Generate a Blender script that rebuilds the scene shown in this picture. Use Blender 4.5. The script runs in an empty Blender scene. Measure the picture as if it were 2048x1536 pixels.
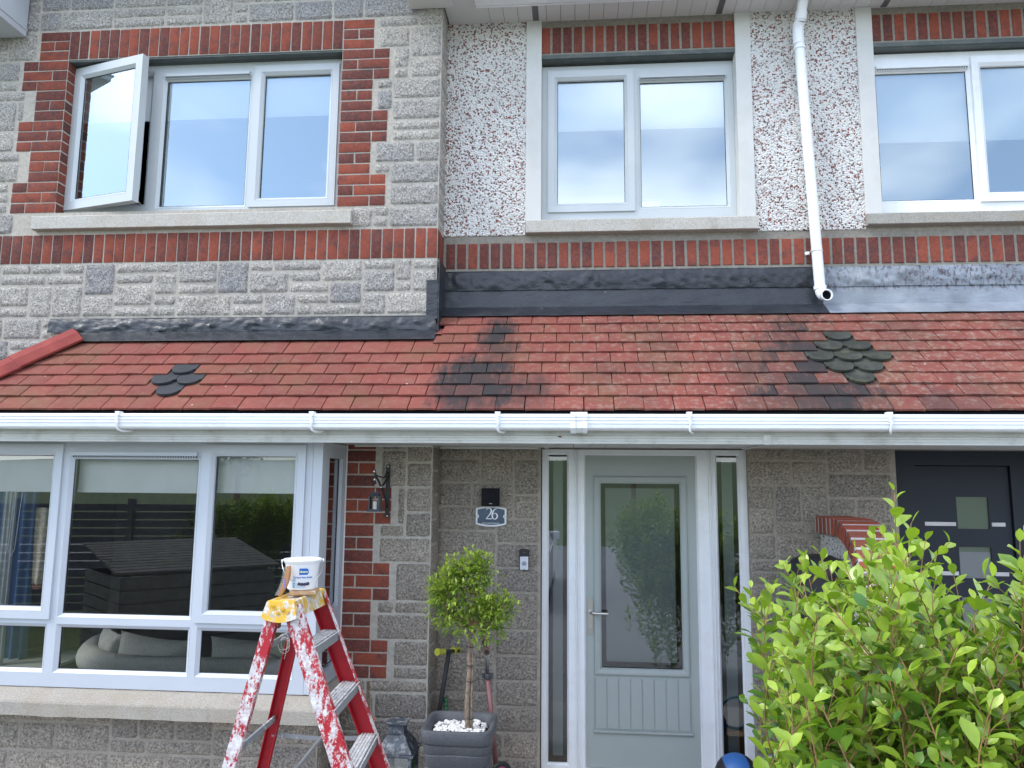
import bpy, bmesh, math, random
from mathutils import Vector, Matrix, noise
R_ = math.radians
random.seed(7)
S = bpy.context.scene
C = S.collection

# ------------------------------------------------------------------ camera
FPX, ZC = 1520.0, 1.9
def _cam_axes():
    p, y, r = R_(7.51), R_(4.75), R_(0.512)
    f = Vector((-math.sin(y)*math.cos(p), math.cos(y)*math.cos(p), math.sin(p)))
    rt = Vector((math.cos(y), math.sin(y), 0)); up = rt.cross(f)
    c, s = math.cos(r), math.sin(r)
    return c*rt + s*up, -s*rt + c*up, f
AX, AU, AF = _cam_axes()
cam_d = bpy.data.cameras.new('camera'); cam = bpy.data.objects.new('camera', cam_d); C.objects.link(cam)
m = Matrix((AX, AU, -AF)).transposed().to_4x4(); m.translation = Vector((0, 0, ZC))
cam.matrix_world = m
cam_d.sensor_width = 36; cam_d.lens = FPX/2048*36; cam_d.clip_end = 800; cam_d.clip_start = 0.05
S.camera = cam

# ------------------------------------------------------------------ sky, sun, exposure
SUN_EL, SUN_AZ = 48.0, -62.0        # azimuth of the sun measured from -Y (behind the camera) towards -X
wd = bpy.data.worlds.new('World'); S.world = wd; wd.use_nodes = True
nt = wd.node_tree; nt.nodes.clear()
sd = Vector((math.sin(R_(SUN_AZ))*math.cos(R_(SUN_EL)), -math.cos(R_(SUN_AZ))*math.cos(R_(SUN_EL)), math.sin(R_(SUN_EL))))
def wn(t, **k):
    n = nt.nodes.new(t)
    for a, b in k.items(): setattr(n, a, b)
    return n
sky = wn('ShaderNodeTexSky', sky_type='NISHITA', sun_disc=False)
sky.sun_elevation = R_(SUN_EL); sky.sun_rotation = math.atan2(sd.x, sd.y)
tc = wn('ShaderNodeTexCoord'); mp = wn('ShaderNodeMapping'); mp.inputs['Scale'].default_value = (1, 1, 2.2)
mp.inputs['Location'].default_value = (3.1, 1.4, 0.6)
cn = wn('ShaderNodeTexNoise'); cn.inputs['Scale'].default_value = 2.1; cn.inputs['Detail'].default_value = 4; cn.inputs['Roughness'].default_value = .45
cr = wn('ShaderNodeValToRGB'); cr.color_ramp.elements[0].position = .44; cr.color_ramp.elements[1].position = .76; cr.color_ramp.elements[0].color = (.12, .12, .12, 1)
mx = wn('ShaderNodeMix', data_type='RGBA'); mx.inputs[7].default_value = (18.6, 18.4, 18.8, 1)
bg = wn('ShaderNodeBackground'); bg.inputs['Strength'].default_value = .15
wo = wn('ShaderNodeOutputWorld'); L = nt.links.new
L(tc.outputs['Generated'], mp.inputs['Vector']); L(mp.outputs[0], cn.inputs['Vector']); L(cn.outputs[0], cr.inputs[0])
L(cr.outputs[0], mx.inputs[0]); hz = wn('ShaderNodeMix', data_type='RGBA', blend_type='MULTIPLY'); hz.inputs[0].default_value = 1; hz.inputs[7].default_value = (1.10, 1.34, 1.58, 1); L(sky.outputs[0], hz.inputs[6]); L(hz.outputs[2], mx.inputs[6]); L(mx.outputs[2], bg.inputs[0]); L(bg.outputs[0], wo.inputs[0])
sun_d = bpy.data.lights.new('sun', 'SUN'); sun_d.energy = 1.2; sun_d.angle = R_(14); sun_d.color = (1, .95, .88)
sun = bpy.data.objects.new('sun', sun_d); C.objects.link(sun); sun.rotation_euler = (-sd).to_track_quat('-Z', 'Y').to_euler()
S.view_settings.view_transform = 'Standard'; S.view_settings.look = 'None'
S.view_settings.exposure = 0.62; S.view_settings.gamma = 1

# ------------------------------------------------------------------ pixel -> plane helper (2048 px coordinates)
def ray(px, py): return AX*((px-1024)/FPX) + AU*(-(py-768)/FPX) + AF
def at(px, py, Y):
    d = ray(px, py); t = Y/d.y
    return d.x*t, ZC + d.z*t
def ax(px, py, Y): return at(px, py, Y)[0]
def az(px, py, Y): return at(px, py, Y)[1]
def a3(px, py, Y):
    x, z = at(px, py, Y); return Vector((x, Y, z))
def depth_for_x(px, py, X):
    d = ray(px, py); t = X/d.x; return d.y*t, ZC + d.z*t

# ------------------------------------------------------------------ mesh builder
class MB:
    def __init__(s): s.v = []; s.f = []; s.t = []; s.mi = []; s.ct = (0.5, 0.5, 0.5); s.cm = 0
    def add(s, vs, fs, tint=None, mi=None):
        b = len(s.v); s.v += [tuple(p) for p in vs]; tt = tint or s.ct
        s.t += [tt]*len(vs); k = s.cm if mi is None else mi
        for f in fs: s.f.append([b+i for i in f]); s.mi.append(k)
    def box(s, x0, x1, y0, y1, z0, z1, tint=None, mi=None):
        s.add([(x, y, z) for x in (x0, x1) for y in (y0, y1) for z in (z0, z1)],
              [(0, 1, 3, 2), (4, 6, 7, 5), (0, 4, 5, 1), (2, 3, 7, 6), (0, 2, 6, 4), (1, 5, 7, 3)], tint, mi)
    def hexa(s, p, tint=None, mi=None):   # p: 8 points, bottom 4 (ccw) then top 4
        s.add(p, [(0, 3, 2, 1), (4, 5, 6, 7), (0, 1, 5, 4), (1, 2, 6, 5), (2, 3, 7, 6), (3, 0, 4, 7)], tint, mi)
    def bar(s, a, b, w, d, side=(0, 0, 1), tint=None, mi=None, w2=None):   # rectangular bar from a to b
        a, b = Vector(a), Vector(b); k = (b-a).normalized(); u = Vector(side); u = (u - k*u.dot(k)).normalized(); v = k.cross(u)
        w2 = w2 or w
        p = [a-u*w/2-v*d/2, a+u*w/2-v*d/2, a+u*w/2+v*d/2, a-u*w/2+v*d/2, b-u*w2/2-v*d/2, b+u*w2/2-v*d/2, b+u*w2/2+v*d/2, b-u*w2/2+v*d/2]
        s.hexa(p, tint, mi)
    def tube(s, pts, r, n=10, cap=True, tint=None, mi=None, closed=False):
        pts = [Vector(p) for p in pts]; rs = r if isinstance(r, (list, tuple)) else [r]*len(pts)
        vs = []; N = len(pts); u = None
        for i, p in enumerate(pts):
            a = pts[(i-1) % N] if (closed or i > 0) else p
            b = pts[(i+1) % N] if (closed or i < N-1) else p
            k = (b-a).normalized()
            if u is None: u = k.orthogonal().normalized()
            u = (u - k*u.dot(k)).normalized(); w = k.cross(u)
            for j in range(n):
                t = 2*math.pi*j/n; vs.append(p + (u*math.cos(t) + w*math.sin(t))*rs[i])
        fs = []
        for i in range(N if closed else N-1):
            for j in range(n):
                q = (i+1) % N
                fs.append((i*n+j, i*n+(j+1) % n, q*n+(j+1) % n, q*n+j))
        if cap and not closed: fs += [tuple(range(n))[::-1], tuple(range((N-1)*n, N*n))]
        s.add(vs, fs, tint, mi)
    def lathe(s, prof, c, n=24, axis=(0, 0, 1), tint=None, mi=None, sq=0):   # prof [(r,h)]
        k = Vector(axis).normalized(); u = k.orthogonal().normalized() if abs(k.z) < .99 else Vector((1, 0, 0)); w = k.cross(u); c = Vector(c); vs = []
        for r, h in prof:
            for j in range(n):
                t = 2*math.pi*j/n; vs.append(c + k*h + (u*math.cos(t) + w*math.sin(t))*r)
        fs = [(i*n+j, i*n+(j+1) % n, (i+1)*n+(j+1) % n, (i+1)*n+j) for i in range(len(prof)-1) for j in range(n)]
        if prof[0][0] > 1e-4: fs.append(tuple(range(n))[::-1])
        if prof[-1][0] > 1e-4: fs.append(tuple(range((len(prof)-1)*n, len(prof)*n)))
        s.add(vs, fs, tint, mi)
    def prism(s, poly, y0, y1, tint=None, mi=None, f=None):  # polygon in (x,z), extruded over y
        n = len(poly); g = f or (lambda a, b, y: (a, y, b))
        s.add([g(a, b, y0) for a, b in poly] + [g(a, b, y1) for a, b in poly],
              [tuple(range(n))[::-1], tuple(range(n, 2*n))] + [(i, (i+1) % n, n+(i+1) % n, n+i) for i in range(n)], tint, mi)
    def build(s, name, mats, parent=None, smooth=False, bevel=0, seg=2, auto=None, recalc=True):
        me = bpy.data.meshes.new(name); me.from_pydata(s.v, [], s.f); me.validate(); 
        if not isinstance(mats, (list, tuple)): mats = [mats]
        for q in mats: me.materials.append(q)
        if len(mats) > 1 and len(me.polygons) == len(s.mi): me.polygons.foreach_set('material_index', s.mi)
        if len(me.vertices) == len(s.t):
            ca = me.color_attributes.new('tint', 'FLOAT_COLOR', 'POINT')
            ca.data.foreach_set('color', [c for t in s.t for c in (t[0], t[1], t[2], 1.0)])
        if recalc:
            bm = bmesh.new(); bm.from_mesh(me); bmesh.ops.recalc_face_normals(bm, faces=bm.faces); bm.to_mesh(me); bm.free()
        if smooth: me.polygons.foreach_set('use_smooth', [True]*len(me.polygons))
        if auto:
            me.polygons.foreach_set('use_smooth', [True]*len(me.polygons)); me.set_sharp_from_angle(angle=R_(auto))
        o = bpy.data.objects.new(name, me); C.objects.link(o)
        if parent is not None: o.parent = parent; o.matrix_parent_inverse = Matrix.Translation(parent.location).inverted() if parent.type == 'EMPTY' else Matrix()
        if bevel:
            b = o.modifiers.new('bevel', 'BEVEL'); b.width = bevel; b.segments = seg; b.limit_method = 'ANGLE'; b.angle_limit = R_(35)
        return o
def tag(o, label, cat, group=None, kind=None):
    o['label'] = label; o['category'] = cat
    if group: o['group'] = group
    if kind: o['kind'] = kind
    return o
def thing(name, label, cat, loc=(0, 0, 0), group=None):
    o = bpy.data.objects.new(name, None); C.objects.link(o); o.location = loc; o.empty_display_size = .1
    return tag(o, label, cat, group)
def struct(o): o['kind'] = 'structure'; return o

# ------------------------------------------------------------------ materials
class NT:
    def __init__(s, name):
        s.m = bpy.data.materials.new(name); s.m.use_nodes = True; s.t = s.m.node_tree
        s.b = s.t.nodes['Principled BSDF']; s._p = None
    def n(s, t, **k):
        q = s.t.nodes.new(t)
        for a, b in k.items(): setattr(q, a, b)
        return q
    def l(s, a, b): s.t.links.new(a, b)
    def pos(s):
        if s._p is None: s._p = s.n('ShaderNodeNewGeometry').outputs['Position']
        return s._p
    def scaled(s, v):
        q = s.n('ShaderNodeMapping'); q.inputs['Scale'].default_value = v; s.l(s.pos(), q.inputs[0]); return q.outputs[0]
    def noise(s, sc, det=3, ro=.55, vec=None, out=0):
        q = s.n('ShaderNodeTexNoise'); q.inputs['Scale'].default_value = sc; q.inputs['Detail'].default_value = det; q.inputs['Roughness'].default_value = ro
        s.l(vec or s.pos(), q.inputs['Vector']); return q.outputs[out]
    def vor(s, sc, feat='F1', out='Distance', vec=None, rnd=1):
        q = s.n('ShaderNodeTexVoronoi', feature=feat); q.inputs['Scale'].default_value = sc; q.inputs['Randomness'].default_value = rnd
        s.l(vec or s.pos(), q.inputs['Vector']); return q.outputs[out]
    def ramp(s, f, *st):
        q = s.n('ShaderNodeValToRGB'); e = q.color_ramp.elements
        while len(e) < len(st): e.new(.5)
        for i, (p, c) in enumerate(st):
            e[i].position = p; e[i].color = (c, c, c, 1) if not isinstance(c, (tuple, list)) else (*c, 1)
        s.l(f, q.inputs[0]); return q.outputs[0]
    def mix(s, f, a, b, mode='MIX'):
        q = s.n('ShaderNodeMix', data_type='RGBA', blend_type=mode)
        for i, x in ((0, f), (6, a), (7, b)):
            if isinstance(x, (int, float)): q.inputs[i].default_value = x if i == 0 else (x, x, x, 1)
            elif isinstance(x, (tuple, list)): q.inputs[i].default_value = (*x, 1)
            else: s.l(x, q.inputs[i])
        return q.outputs[2]
    def math(s, op, a, b=0, c=None, clamp=False):
        q = s.n('ShaderNodeMath', operation=op, use_clamp=clamp)
        for i, x in enumerate((a, b, c)):
            if x is None: continue
            if isinstance(x, (int, float)): q.inputs[i].default_value = x
            else: s.l(x, q.inputs[i])
        return q.outputs[0]
    def tint(s):
        q = s.n('ShaderNodeAttribute', attribute_name='tint'); k = s.n('ShaderNodeSeparateColor'); s.l(q.outputs['Color'], k.inputs[0]); return k.outputs
    def xyz(s):
        k = s.n('ShaderNodeSeparateXYZ'); s.l(s.pos(), k.inputs[0]); return k.outputs
    def bump(s, h, st, dist=.01, prev=None):
        q = s.n('ShaderNodeBump'); q.inputs['Strength'].default_value = st; q.inputs['Distance'].default_value = dist
        s.l(h, q.inputs['Height'])
        if prev: s.l(prev, q.inputs['Normal'])
        return q.outputs[0]
    def fin(s, col, rough=.6, spec=.5, metal=0, nrm=None):
        for k, x in (('Base Color', col), ('Roughness', rough), ('Specular IOR Level', spec), ('Metallic', metal)):
            i = s.b.inputs[k]
            if isinstance(x, (int, float)): i.default_value = x
            elif isinstance(x, (tuple, list)): i.default_value = (*x, 1)
            else: s.l(x, i)
        if nrm: s.l(nrm, s.b.inputs['Normal'])
        return s.m
def simple(name, col, rough=.5, spec=.5, metal=0, var=.12, sc=8, bump=0, bsc=60, dirt=None):
    q = NT(name); nz = q.noise(sc, 4)
    c = q.mix(q.ramp(nz, (.3, 0), (.7, 1)), tuple(max(0, x*(1-var)) for x in col), tuple(min(1, x*(1+var)) for x in col))
    if dirt: c = q.mix(q.ramp(q.noise(dirt[1], 5, .65), (.5, 0), (.72, dirt[2])), c, dirt[0])
    r = q.math('MULTIPLY_ADD', q.noise(sc*3, 3), .15, rough-.07)
    nr = q.bump(q.noise(bsc, 4), bump, .004) if bump else None
    return q.fin(c, r, spec, metal, nr)

def mat_stone(name, a, b, dark=1):
    q = NT(name); t = q.tint()
    c = q.mix(t[0], a, b)
    c = q.mix(q.ramp(q.noise(9, 4), (.35, 0), (.7, .55)), c, tuple(x*.72 for x in a))
    sp = q.noise(82, 5, .75)
    c = q.mix(q.ramp(sp, (.38, .0), (.5, .5), (.62, 1)), q.mix(1, c, (.45, .45, .47), 'MULTIPLY'), q.mix(1, c, (1.5, 1.48, 1.42), 'MULTIPLY'))
    c = q.mix(q.ramp(q.vor(95), (.05, .55), (.13, 0)), c, (.62, .6, .56))
    c = q.mix(q.ramp(q.noise(3.1, 5, .6), (.55, 0), (.75, .3)), c, (.16, .14, .115))
    n1 = q.bump(q.noise(62, 5, .7), 1, .022); n2 = q.bump(q.noise(260, 2, .6), .5, .003, n1)
    return q.fin(c, .9, .25, 0, n2)
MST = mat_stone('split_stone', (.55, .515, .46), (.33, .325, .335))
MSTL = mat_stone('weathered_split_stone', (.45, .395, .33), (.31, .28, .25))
def mat_mortar(name, a):
    q = NT(name); c = q.mix(q.ramp(q.noise(40, 5), (.3, 0), (.7, 1)), tuple(x*.8 for x in a), tuple(x*1.15 for x in a))
    c = q.mix(q.ramp(q.noise(4, 4), (.5, 0), (.75, .5)), c, tuple(x*.55 for x in a))
    return q.fin(c, .95, .15, 0, q.bump(q.noise(180, 4), .6, .003))
MMO = mat_mortar('mortar', (.45, .41, .35)); MMG = mat_mortar('grey_mortar', (.34, .30, .25))
MMB = mat_mortar('brick_mortar', (.27, .245, .205))
def mat_brick():
    q = NT('red_brick'); t = q.tint()
    c = q.mix(t[0], (.265, .064, .038), (.115, .040, .034))
    c = q.mix(q.ramp(q.noise(14, 4, .6), (.5, 0), (.72, .85)), c, (.06, .042, .045))
    c = q.mix(q.ramp(q.noise(60, 5, .7), (.45, 0), (.75, .45)), c, (.40, .125, .075))
    c = q.mix(q.ramp(q.noise(33, 5, .7), (.66, 0), (.76, .5)), c, (.45, .38, .32))
    return q.fin(c, .85, .25, 0, q.bump(q.noise(120, 4, .6), .6, .004))
MBR = mat_brick()
def mat_tile():
    q = NT('red_concrete_tile'); t = q.tint(); X = q.xyz()
    c = q.mix(t[0], (.232, .062, .046), (.188, .052, .040))
    c = q.mix(q.ramp(q.noise(7, 4), (.4, 0), (.75, .35)), c, (.27, .115, .08))
    # moss film, stronger where the run-off keeps the tiles damp
    g = q.math('MULTIPLY', q.ramp(q.noise(3.2, 5, .6), (.46, 0), (.66, 1)), q.ramp(q.noise(45, 4, .7), (.3, .2), (.6, .8)))
    c = q.mix(q.math('MULTIPLY', g, .55), c, (.13, .105, .045))
    # lichen on the right-hand house
    rgt = q.ramp(q.math('MULTIPLY_ADD', X[0], .25, .3), (.1, .25), (.5, 1))
    pz = q.math('MULTIPLY', q.ramp(q.noise(26, 6, .75), (.5, 0), (.64, 1)), rgt)
    c = q.mix(q.math('MULTIPLY', pz, .6), c, (.32, .25, .20))
    # soot streaks with a shape of their own
    def blob(cx, cz, rx, rz, k):
        a = q.math('DIVIDE', q.math('SUBTRACT', X[0], cx), rx); b = q.math('DIVIDE', q.math('SUBTRACT', X[2], cz), rz)
        d = q.math('ADD', q.math('MULTIPLY', a, a), q.math('MULTIPLY', b, b))
        e = q.math('ADD', d, q.math('MULTIPLY_ADD', q.noise(22, 6, .75, q.scaled((1, .4, .4))), 3.0, -1.5))
        return q.math('MULTIPLY', q.math('MULTIPLY', q.math('SUBTRACT', 1.25, e, clamp=True), q.math('MULTIPLY_ADD', t[1], 1.1, .28, clamp=True)), k, clamp=True)
    gr = q.ramp(q.noise(2.3, 5, .65), (.48, 0), (.68, 1)); c = q.mix(q.math('MULTIPLY', q.math('MULTIPLY', gr, rgt), .5), c, (.085, .05, .042))
    for (cx, cz, rx, rz, k) in STAINS:
        c = q.mix(blob(cx, cz, rx, rz, k), c, (.035, .030, .030))
    c = q.mix(q.ramp(q.vor(7.5), (.03, .9), (.05, 0)), c, (.5, .46, .42))
    return q.fin(c, .85, .3, 0, q.bump(q.noise(140, 4, .6), .5, .003))
def mat_dash():
    q = NT('white_pebble_dash'); v = q.vor(80, out='Color'); k = q.n('ShaderNodeSeparateColor'); q.l(v, k.inputs[0])
    d = q.vor(80)
    red = q.ramp(k.outputs[0], (.77, 0), (.79, 1)); brn = q.ramp(k.outputs[1], (.90, 0), (.92, 1))
    c = q.mix(q.ramp(q.noise(3, 3), (.3, 0), (.7, 1)), (.71, .69, .65), (.82, .80, .76))
    core = q.ramp(d, (.50, 1), (.66, 0))
    c = q.mix(q.math('MULTIPLY', red, core), c, (.24, .075, .055))
    c = q.mix(q.math('MULTIPLY', brn, core), c, (.10, .06, .05))
    c = q.mix(q.ramp(d, (.62, 0), (.86, .75)), c, (.24, .22, .20))
    c = q.mix(q.ramp(q.noise(1.6, 4), (.5, 0), (.8, .35)), c, (.42, .40, .36))
    n1 = q.bump(q.math('SUBTRACT', 1, d), 1, .012); n2 = q.bump(q.noise(60, 4), .6, .006, n1)
    return q.fin(c, .8, .3, 0, n2)
MDA = mat_dash()
MPL = simple('off_white_render', (.62, .61, .575), .85, .2, var=.07, sc=5, bump=.35, bsc=140, dirt=((.40, .37, .32), 5, .35))
def mat_conc(name, a):
    q = NT(name); c = q.mix(q.ramp(q.noise(130, 4, .7), (.38, 0), (.6, 1)), tuple(x*.78 for x in a), tuple(x*1.15 for x in a))
    c = q.mix(q.ramp(q.noise(5, 5, .6), (.45, 0), (.75, .5)), c, (a[0]*.8, a[1]*.7, a[2]*.55))
    c = q.mix(q.ramp(q.noise(9, 5, .65, q.scaled((1, 1, .25))), (.58, 0), (.75, .35)), c, tuple(x*.45 for x in a))
    return q.fin(c, .9, .25, 0, q.bump(q.noise(150, 5, .7), .8, .005))
MSI = mat_conc('concrete_sill', (.50, .47, .42)); MSI2 = mat_conc('weathered_concrete_sill', (.40, .365, .31))
MPW = simple('white_plastic', (.82, .83, .84), .32, .5, var=.02, sc=3, dirt=((.50, .47, .40), 7, .22))
MPG = simple('pale_grey_plastic', (.53, .56, .565), .38, .5, var=.03, sc=3, dirt=((.38, .38, .36), 6, .2))
MPB = simple('blue_grey_plastic', (.52, .55, .59), .38, .5, var=.03, sc=3)
MPF = simple('weathered_white_plastic', (.60, .60, .56), .45, .4, var=.05, sc=4, dirt=((.25, .23, .17), 6, .5))
MSO = simple('white_soffit_plastic', (.60, .595, .57), .5, .4, var=.04, sc=2)
MSOD = simple('soffit_dirty', (.44, .40, .35), .5, .4, var=.08, sc=3, dirt=((.16, .12, .09), 5, .4))
MGA = simple('black_rubber', (.02, .021, .023), .5, .4)
MLI = simple('dark_steel_lintel', (.085, .10, .095), .5, .5, metal=.3, dirt=((.2, .2, .17), 9, .5))
MDK = simple('dark_void', (.01, .01, .012), .9, .1)
def mat_lead(name, a, streak=None, rough=.38):
    q = NT(name); c = q.mix(q.ramp(q.noise(6, 4), (.3, 0), (.7, 1)), tuple(x*.75 for x in a), tuple(x*1.25 for x in a))
    if streak:
        z = q.xyz()
        k = q.ramp(q.noise(48, 5, .7, q.scaled((1, 1, .4))), (.52, 0), (.57, 1))
        up = q.ramp(q.math('SUBTRACT', z[2], 3.09), (.08, .05), (.12, 1))
        c = q.mix(q.math('MULTIPLY', k, up), c, streak)
        c = q.mix(q.ramp(q.noise(4, 4), (.45, 0), (.7, .6)), c, (.30, .32, .33))
    else:
        c = q.mix(q.ramp(q.vor(9), (.025, .7), (.04, 0)), c, (.4, .38, .36))
    n1 = q.bump(q.noise(13, 4, .55, q.scaled((.7, 1, 1.4))), .42, .03); n2 = q.bump(q.noise(60, 3), .2, .004, n1)
    return q.fin(c, q.ramp(q.noise(12, 3), (.3, rough-.1), (.7, rough+.15)), .5, 0, n2)
MLB = mat_lead('black_painted_lead', (.022, .025, .031)); MLG = mat_lead('grey_lead', (.22, .245, .28), (.085, .07, .08), .5)
MSL = simple('black_slate_tile', (.035, .038, .042), .7, .4, sc=20, bump=.6, bsc=90)
MSLM = simple('mossy_slate_tile', (.045, .048, .04), .85, .25, sc=14, var=.4, bump=.8, bsc=70, dirt=((.13, .13, .065), 9, .6))
def mat_glass(name, tint=(.82, .88, .86), ior=1.72, milk=None, wav=.006, gain=1, gt=(.97, .98, 1)):
    q = NT(name); q.t.nodes.remove(q.b); out = [n for n in q.t.nodes if n.type == 'OUTPUT_MATERIAL'][0]
    fr = q.n('ShaderNodeFresnel'); fr.inputs[0].default_value = ior
    nb = q.bump(q.noise(1.6, 1), wav, .05); gl = q.n('ShaderNodeBsdfGlossy'); gl.inputs['Roughness'].default_value = 0; gl.inputs['Color'].default_value = (*gt, 1)
    if wav > .02: q.l(nb, gl.inputs['Normal'])
    tr = q.n('ShaderNodeBsdfTransparent'); tr.inputs[0].default_value = (*tint, 1)
    ms = q.n('ShaderNodeMixShader'); base = tr.outputs[0]
    if milk:
        df = q.n('ShaderNodeBsdfDiffuse'); df.inputs[0].default_value = (*milk[0], 1); m2 = q.n('ShaderNodeMixShader'); m2.inputs[0].default_value = milk[1]
        q.l(tr.outputs[0], m2.inputs[1]); q.l(df.outputs[0], m2.inputs[2]); base = m2.outputs[0]
    q.l(q.math('MULTIPLY', fr.outputs[0], gain, clamp=True), ms.inputs[0]); q.l(base, ms.inputs[1]); q.l(gl.outputs[0], ms.inputs[2]); q.l(ms.outputs[0], out.inputs[0])
    return q.m
MGL = mat_glass('window_glass', (.94, .965, .95), gain=1.9); MGU = mat_glass('upstairs_window_glass', (.97, .985, 1), ior=2.3, gain=2.3, gt=(.84, .97, 1)); MFR = mat_glass('frosted_glass', milk=((.34, .38, .385), .6), ior=1.6)  # upstairs reflection strengthened and tinted blue, standing in for a brighter sky
MBL = simple('white_blind_fabric', (.86, .87, .87), .9, .1, var=.04, sc=4)
MBLU = simple('upstairs_blind_fabric', (.93, .93, .92), .9, .1, var=.02, sc=4)

# ------------------------------------------------------------------ planes and heights
YG, YR = 4.85, 5.08            # face of the gable wall / face of the recessed wall
YB = 4.38                      # bay window face
XC = -0.91                     # corner where the gable wall steps back
XP = 1.62                      # party line between the two houses
YE, ZE, TH = 4.2, 2.29, R_(43) # eave line and pitch of the lean-to roof
def roof_p(x, s, n=0): return Vector((x, YE + s*math.cos(TH) - n*math.sin(TH), ZE + s*math.sin(TH) + n*math.cos(TH)))
def roof_hit(px, py):
    d = ray(px, py); N = Vector((0, -math.sin(TH), math.cos(TH))); p0 = Vector((0, YE, ZE)); o = Vector((0, 0, ZC))
    t = (p0-o).dot(N)/d.dot(N); return o + d*t
_a, _b, _c, _d = roof_hit(965, 690), roof_hit(930, 765), roof_hit(1690, 770), roof_hit(1560, 800)
_e = roof_hit(1830, 800)
STAINS = [(roof_hit(995, 690).x, _a.z-.02, .14, .26, 1.2), (roof_hit(955, 755).x, _b.z, .26, .22, 1.3), (roof_hit(925, 790).x, _b.z-.08, .20, .14, .95), (roof_hit(1010, 790).x, _b.z-.06, .3, .14, .6), (roof_hit(1070, 770).x, _b.z, .12, .09, .35),
          (_c.x-.12, _c.z+.10, .34, .46, 1.0), (_d.x+.1, _d.z, .36, .14, 1.0), (roof_hit(1600, 700).x, _c.z+.2, .12, .14, .7), (_e.x, _e.z, .25, .12, .55), (roof_hit(1480, 740).x, _c.z+.1, .2, .1, .3)]
MTI = mat_tile()

# ------------------------------------------------------------------ masonry
def plate(mb, x0, x1, z0, z1, holes, ya, yb, mi=0, f=None):
    g = f or (lambda a, y, b: (a, y, b))
    xs = sorted({x0, x1} | {min(max(h[i], x0), x1) for h in holes for i in (0, 1)}); zs = sorted({z0, z1} | {min(max(h[i], z0), z1) for h in holes for i in (2, 3)})
    def solid(i, j):
        if i < 0 or j < 0 or i >= len(xs)-1 or j >= len(zs)-1: return False
        cx, cz = (xs[i]+xs[i+1])/2, (zs[j]+zs[j+1])/2
        return not any(h[0] < cx < h[1] and h[2] < cz < h[3] for h in holes)
    Q = lambda *p: mb.add(p, [(0, 1, 2, 3)], mi=mi)
    for i in range(len(xs)-1):
        for j in range(len(zs)-1):
            if not solid(i, j): continue
            a, b, c, d = xs[i], xs[i+1], zs[j], zs[j+1]
            Q(g(a, ya, c), g(b, ya, c), g(b, ya, d), g(a, ya, d)); Q(g(a, yb, c), g(a, yb, d), g(b, yb, d), g(b, yb, c))
            if not solid(i-1, j): Q(g(a, ya, c), g(a, ya, d), g(a, yb, d), g(a, yb, c))
            if not solid(i+1, j): Q(g(b, ya, c), g(b, yb, c), g(b, yb, d), g(b, ya, d))
            if not solid(i, j-1): Q(g(a, ya, c), g(a, yb, c), g(b, yb, c), g(b, ya, c))
            if not solid(i, j+1): Q(g(a, ya, d), g(b, ya, d), g(b, yb, d), g(a, yb, d))
def one_stone(mb, u0, u1, z0, z1, face, f, tint, joint=.006, prot=.011, rough=.0065, res=.0115, mi=1):
    """a rock-faced block on the plane 'face'; f(u, depth, z) -> point, depth towards the viewer"""
    u0 += joint; u1 -= joint; z0 += joint; z1 -= joint
    nx = max(3, int((u1-u0)/res)); nz = max(3, int((z1-z0)/res)); sx, sz = random.uniform(-50, 50), random.uniform(-50, 50)
    vs = []
    for j in range(nz+1):
        for i in range(nx+1):
            u = u0 + (u1-u0)*i/nx; z = z0 + (z1-z0)*j/nz
            e = min(i, nx-i, j, nz-j)
            n1 = noise.noise(Vector((u*22+sx, z*22+sz, 0))); n2 = noise.noise(Vector((u*60+sx, z*60+sz, 4)))
            if e == 0: d = -.0015; u += n1*.004; z += n2*.004
            else: d = prot*(.75 if e == 1 else 1) + (n1*rough + n2*rough*.8)
            if (i in (0, nx)) and (j in (0, nz)):
                u += .006*(1 if i == 0 else -1); z += .006*(1 if j == 0 else -1)
            vs.append(f(u, d, z))
    fs = [(j*(nx+1)+i, j*(nx+1)+i+1, (j+1)*(nx+1)+i+1, (j+1)*(nx+1)+i) for j in range(nz) for i in range(nx)]
    mb.add(vs, fs, tint, mi)
def one_brick(mb, u0, u1, z0, z1, f, tint, joint=.005, prot=.005, mi=2):
    u0 += joint + random.uniform(-.0015, .0015); u1 -= joint + random.uniform(-.0015, .0015); z0 += joint+random.uniform(-.001, .001); z1 -= joint+random.uniform(-.001, .001)
    b = .004; p = prot + random.uniform(-.0015, .002); w = [random.uniform(-.0012, .0012) for _ in range(8)]
    o = [(u0, z0), (u1, z0), (u1, z1), (u0, z1)]; q = [(u0+b, z0+b), (u1-b, z0+b), (u1-b, z1-b), (u0+b, z1-b)]
    vs = [f(a, -.004, c) for a, c in o] + [f(a+w[k], p-.002, c+w[k+4]) for k, (a, c) in enumerate(o)] + [f(a, p, c) for a, c in q]
    fs = [(8, 9, 10, 11)] + [(k, (k+1) % 4, 4+(k+1) % 4, 4+k) for k in range(4)] + [(4+k, 4+(k+1) % 4, 8+(k+1) % 4, 8+k) for k in range(4)]
    mb.add(vs, fs, tint, mi)
def btint(): return (random.random()**1.3 if random.random() > .22 else random.uniform(.85, 1.3), random.random(), 0)
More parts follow.
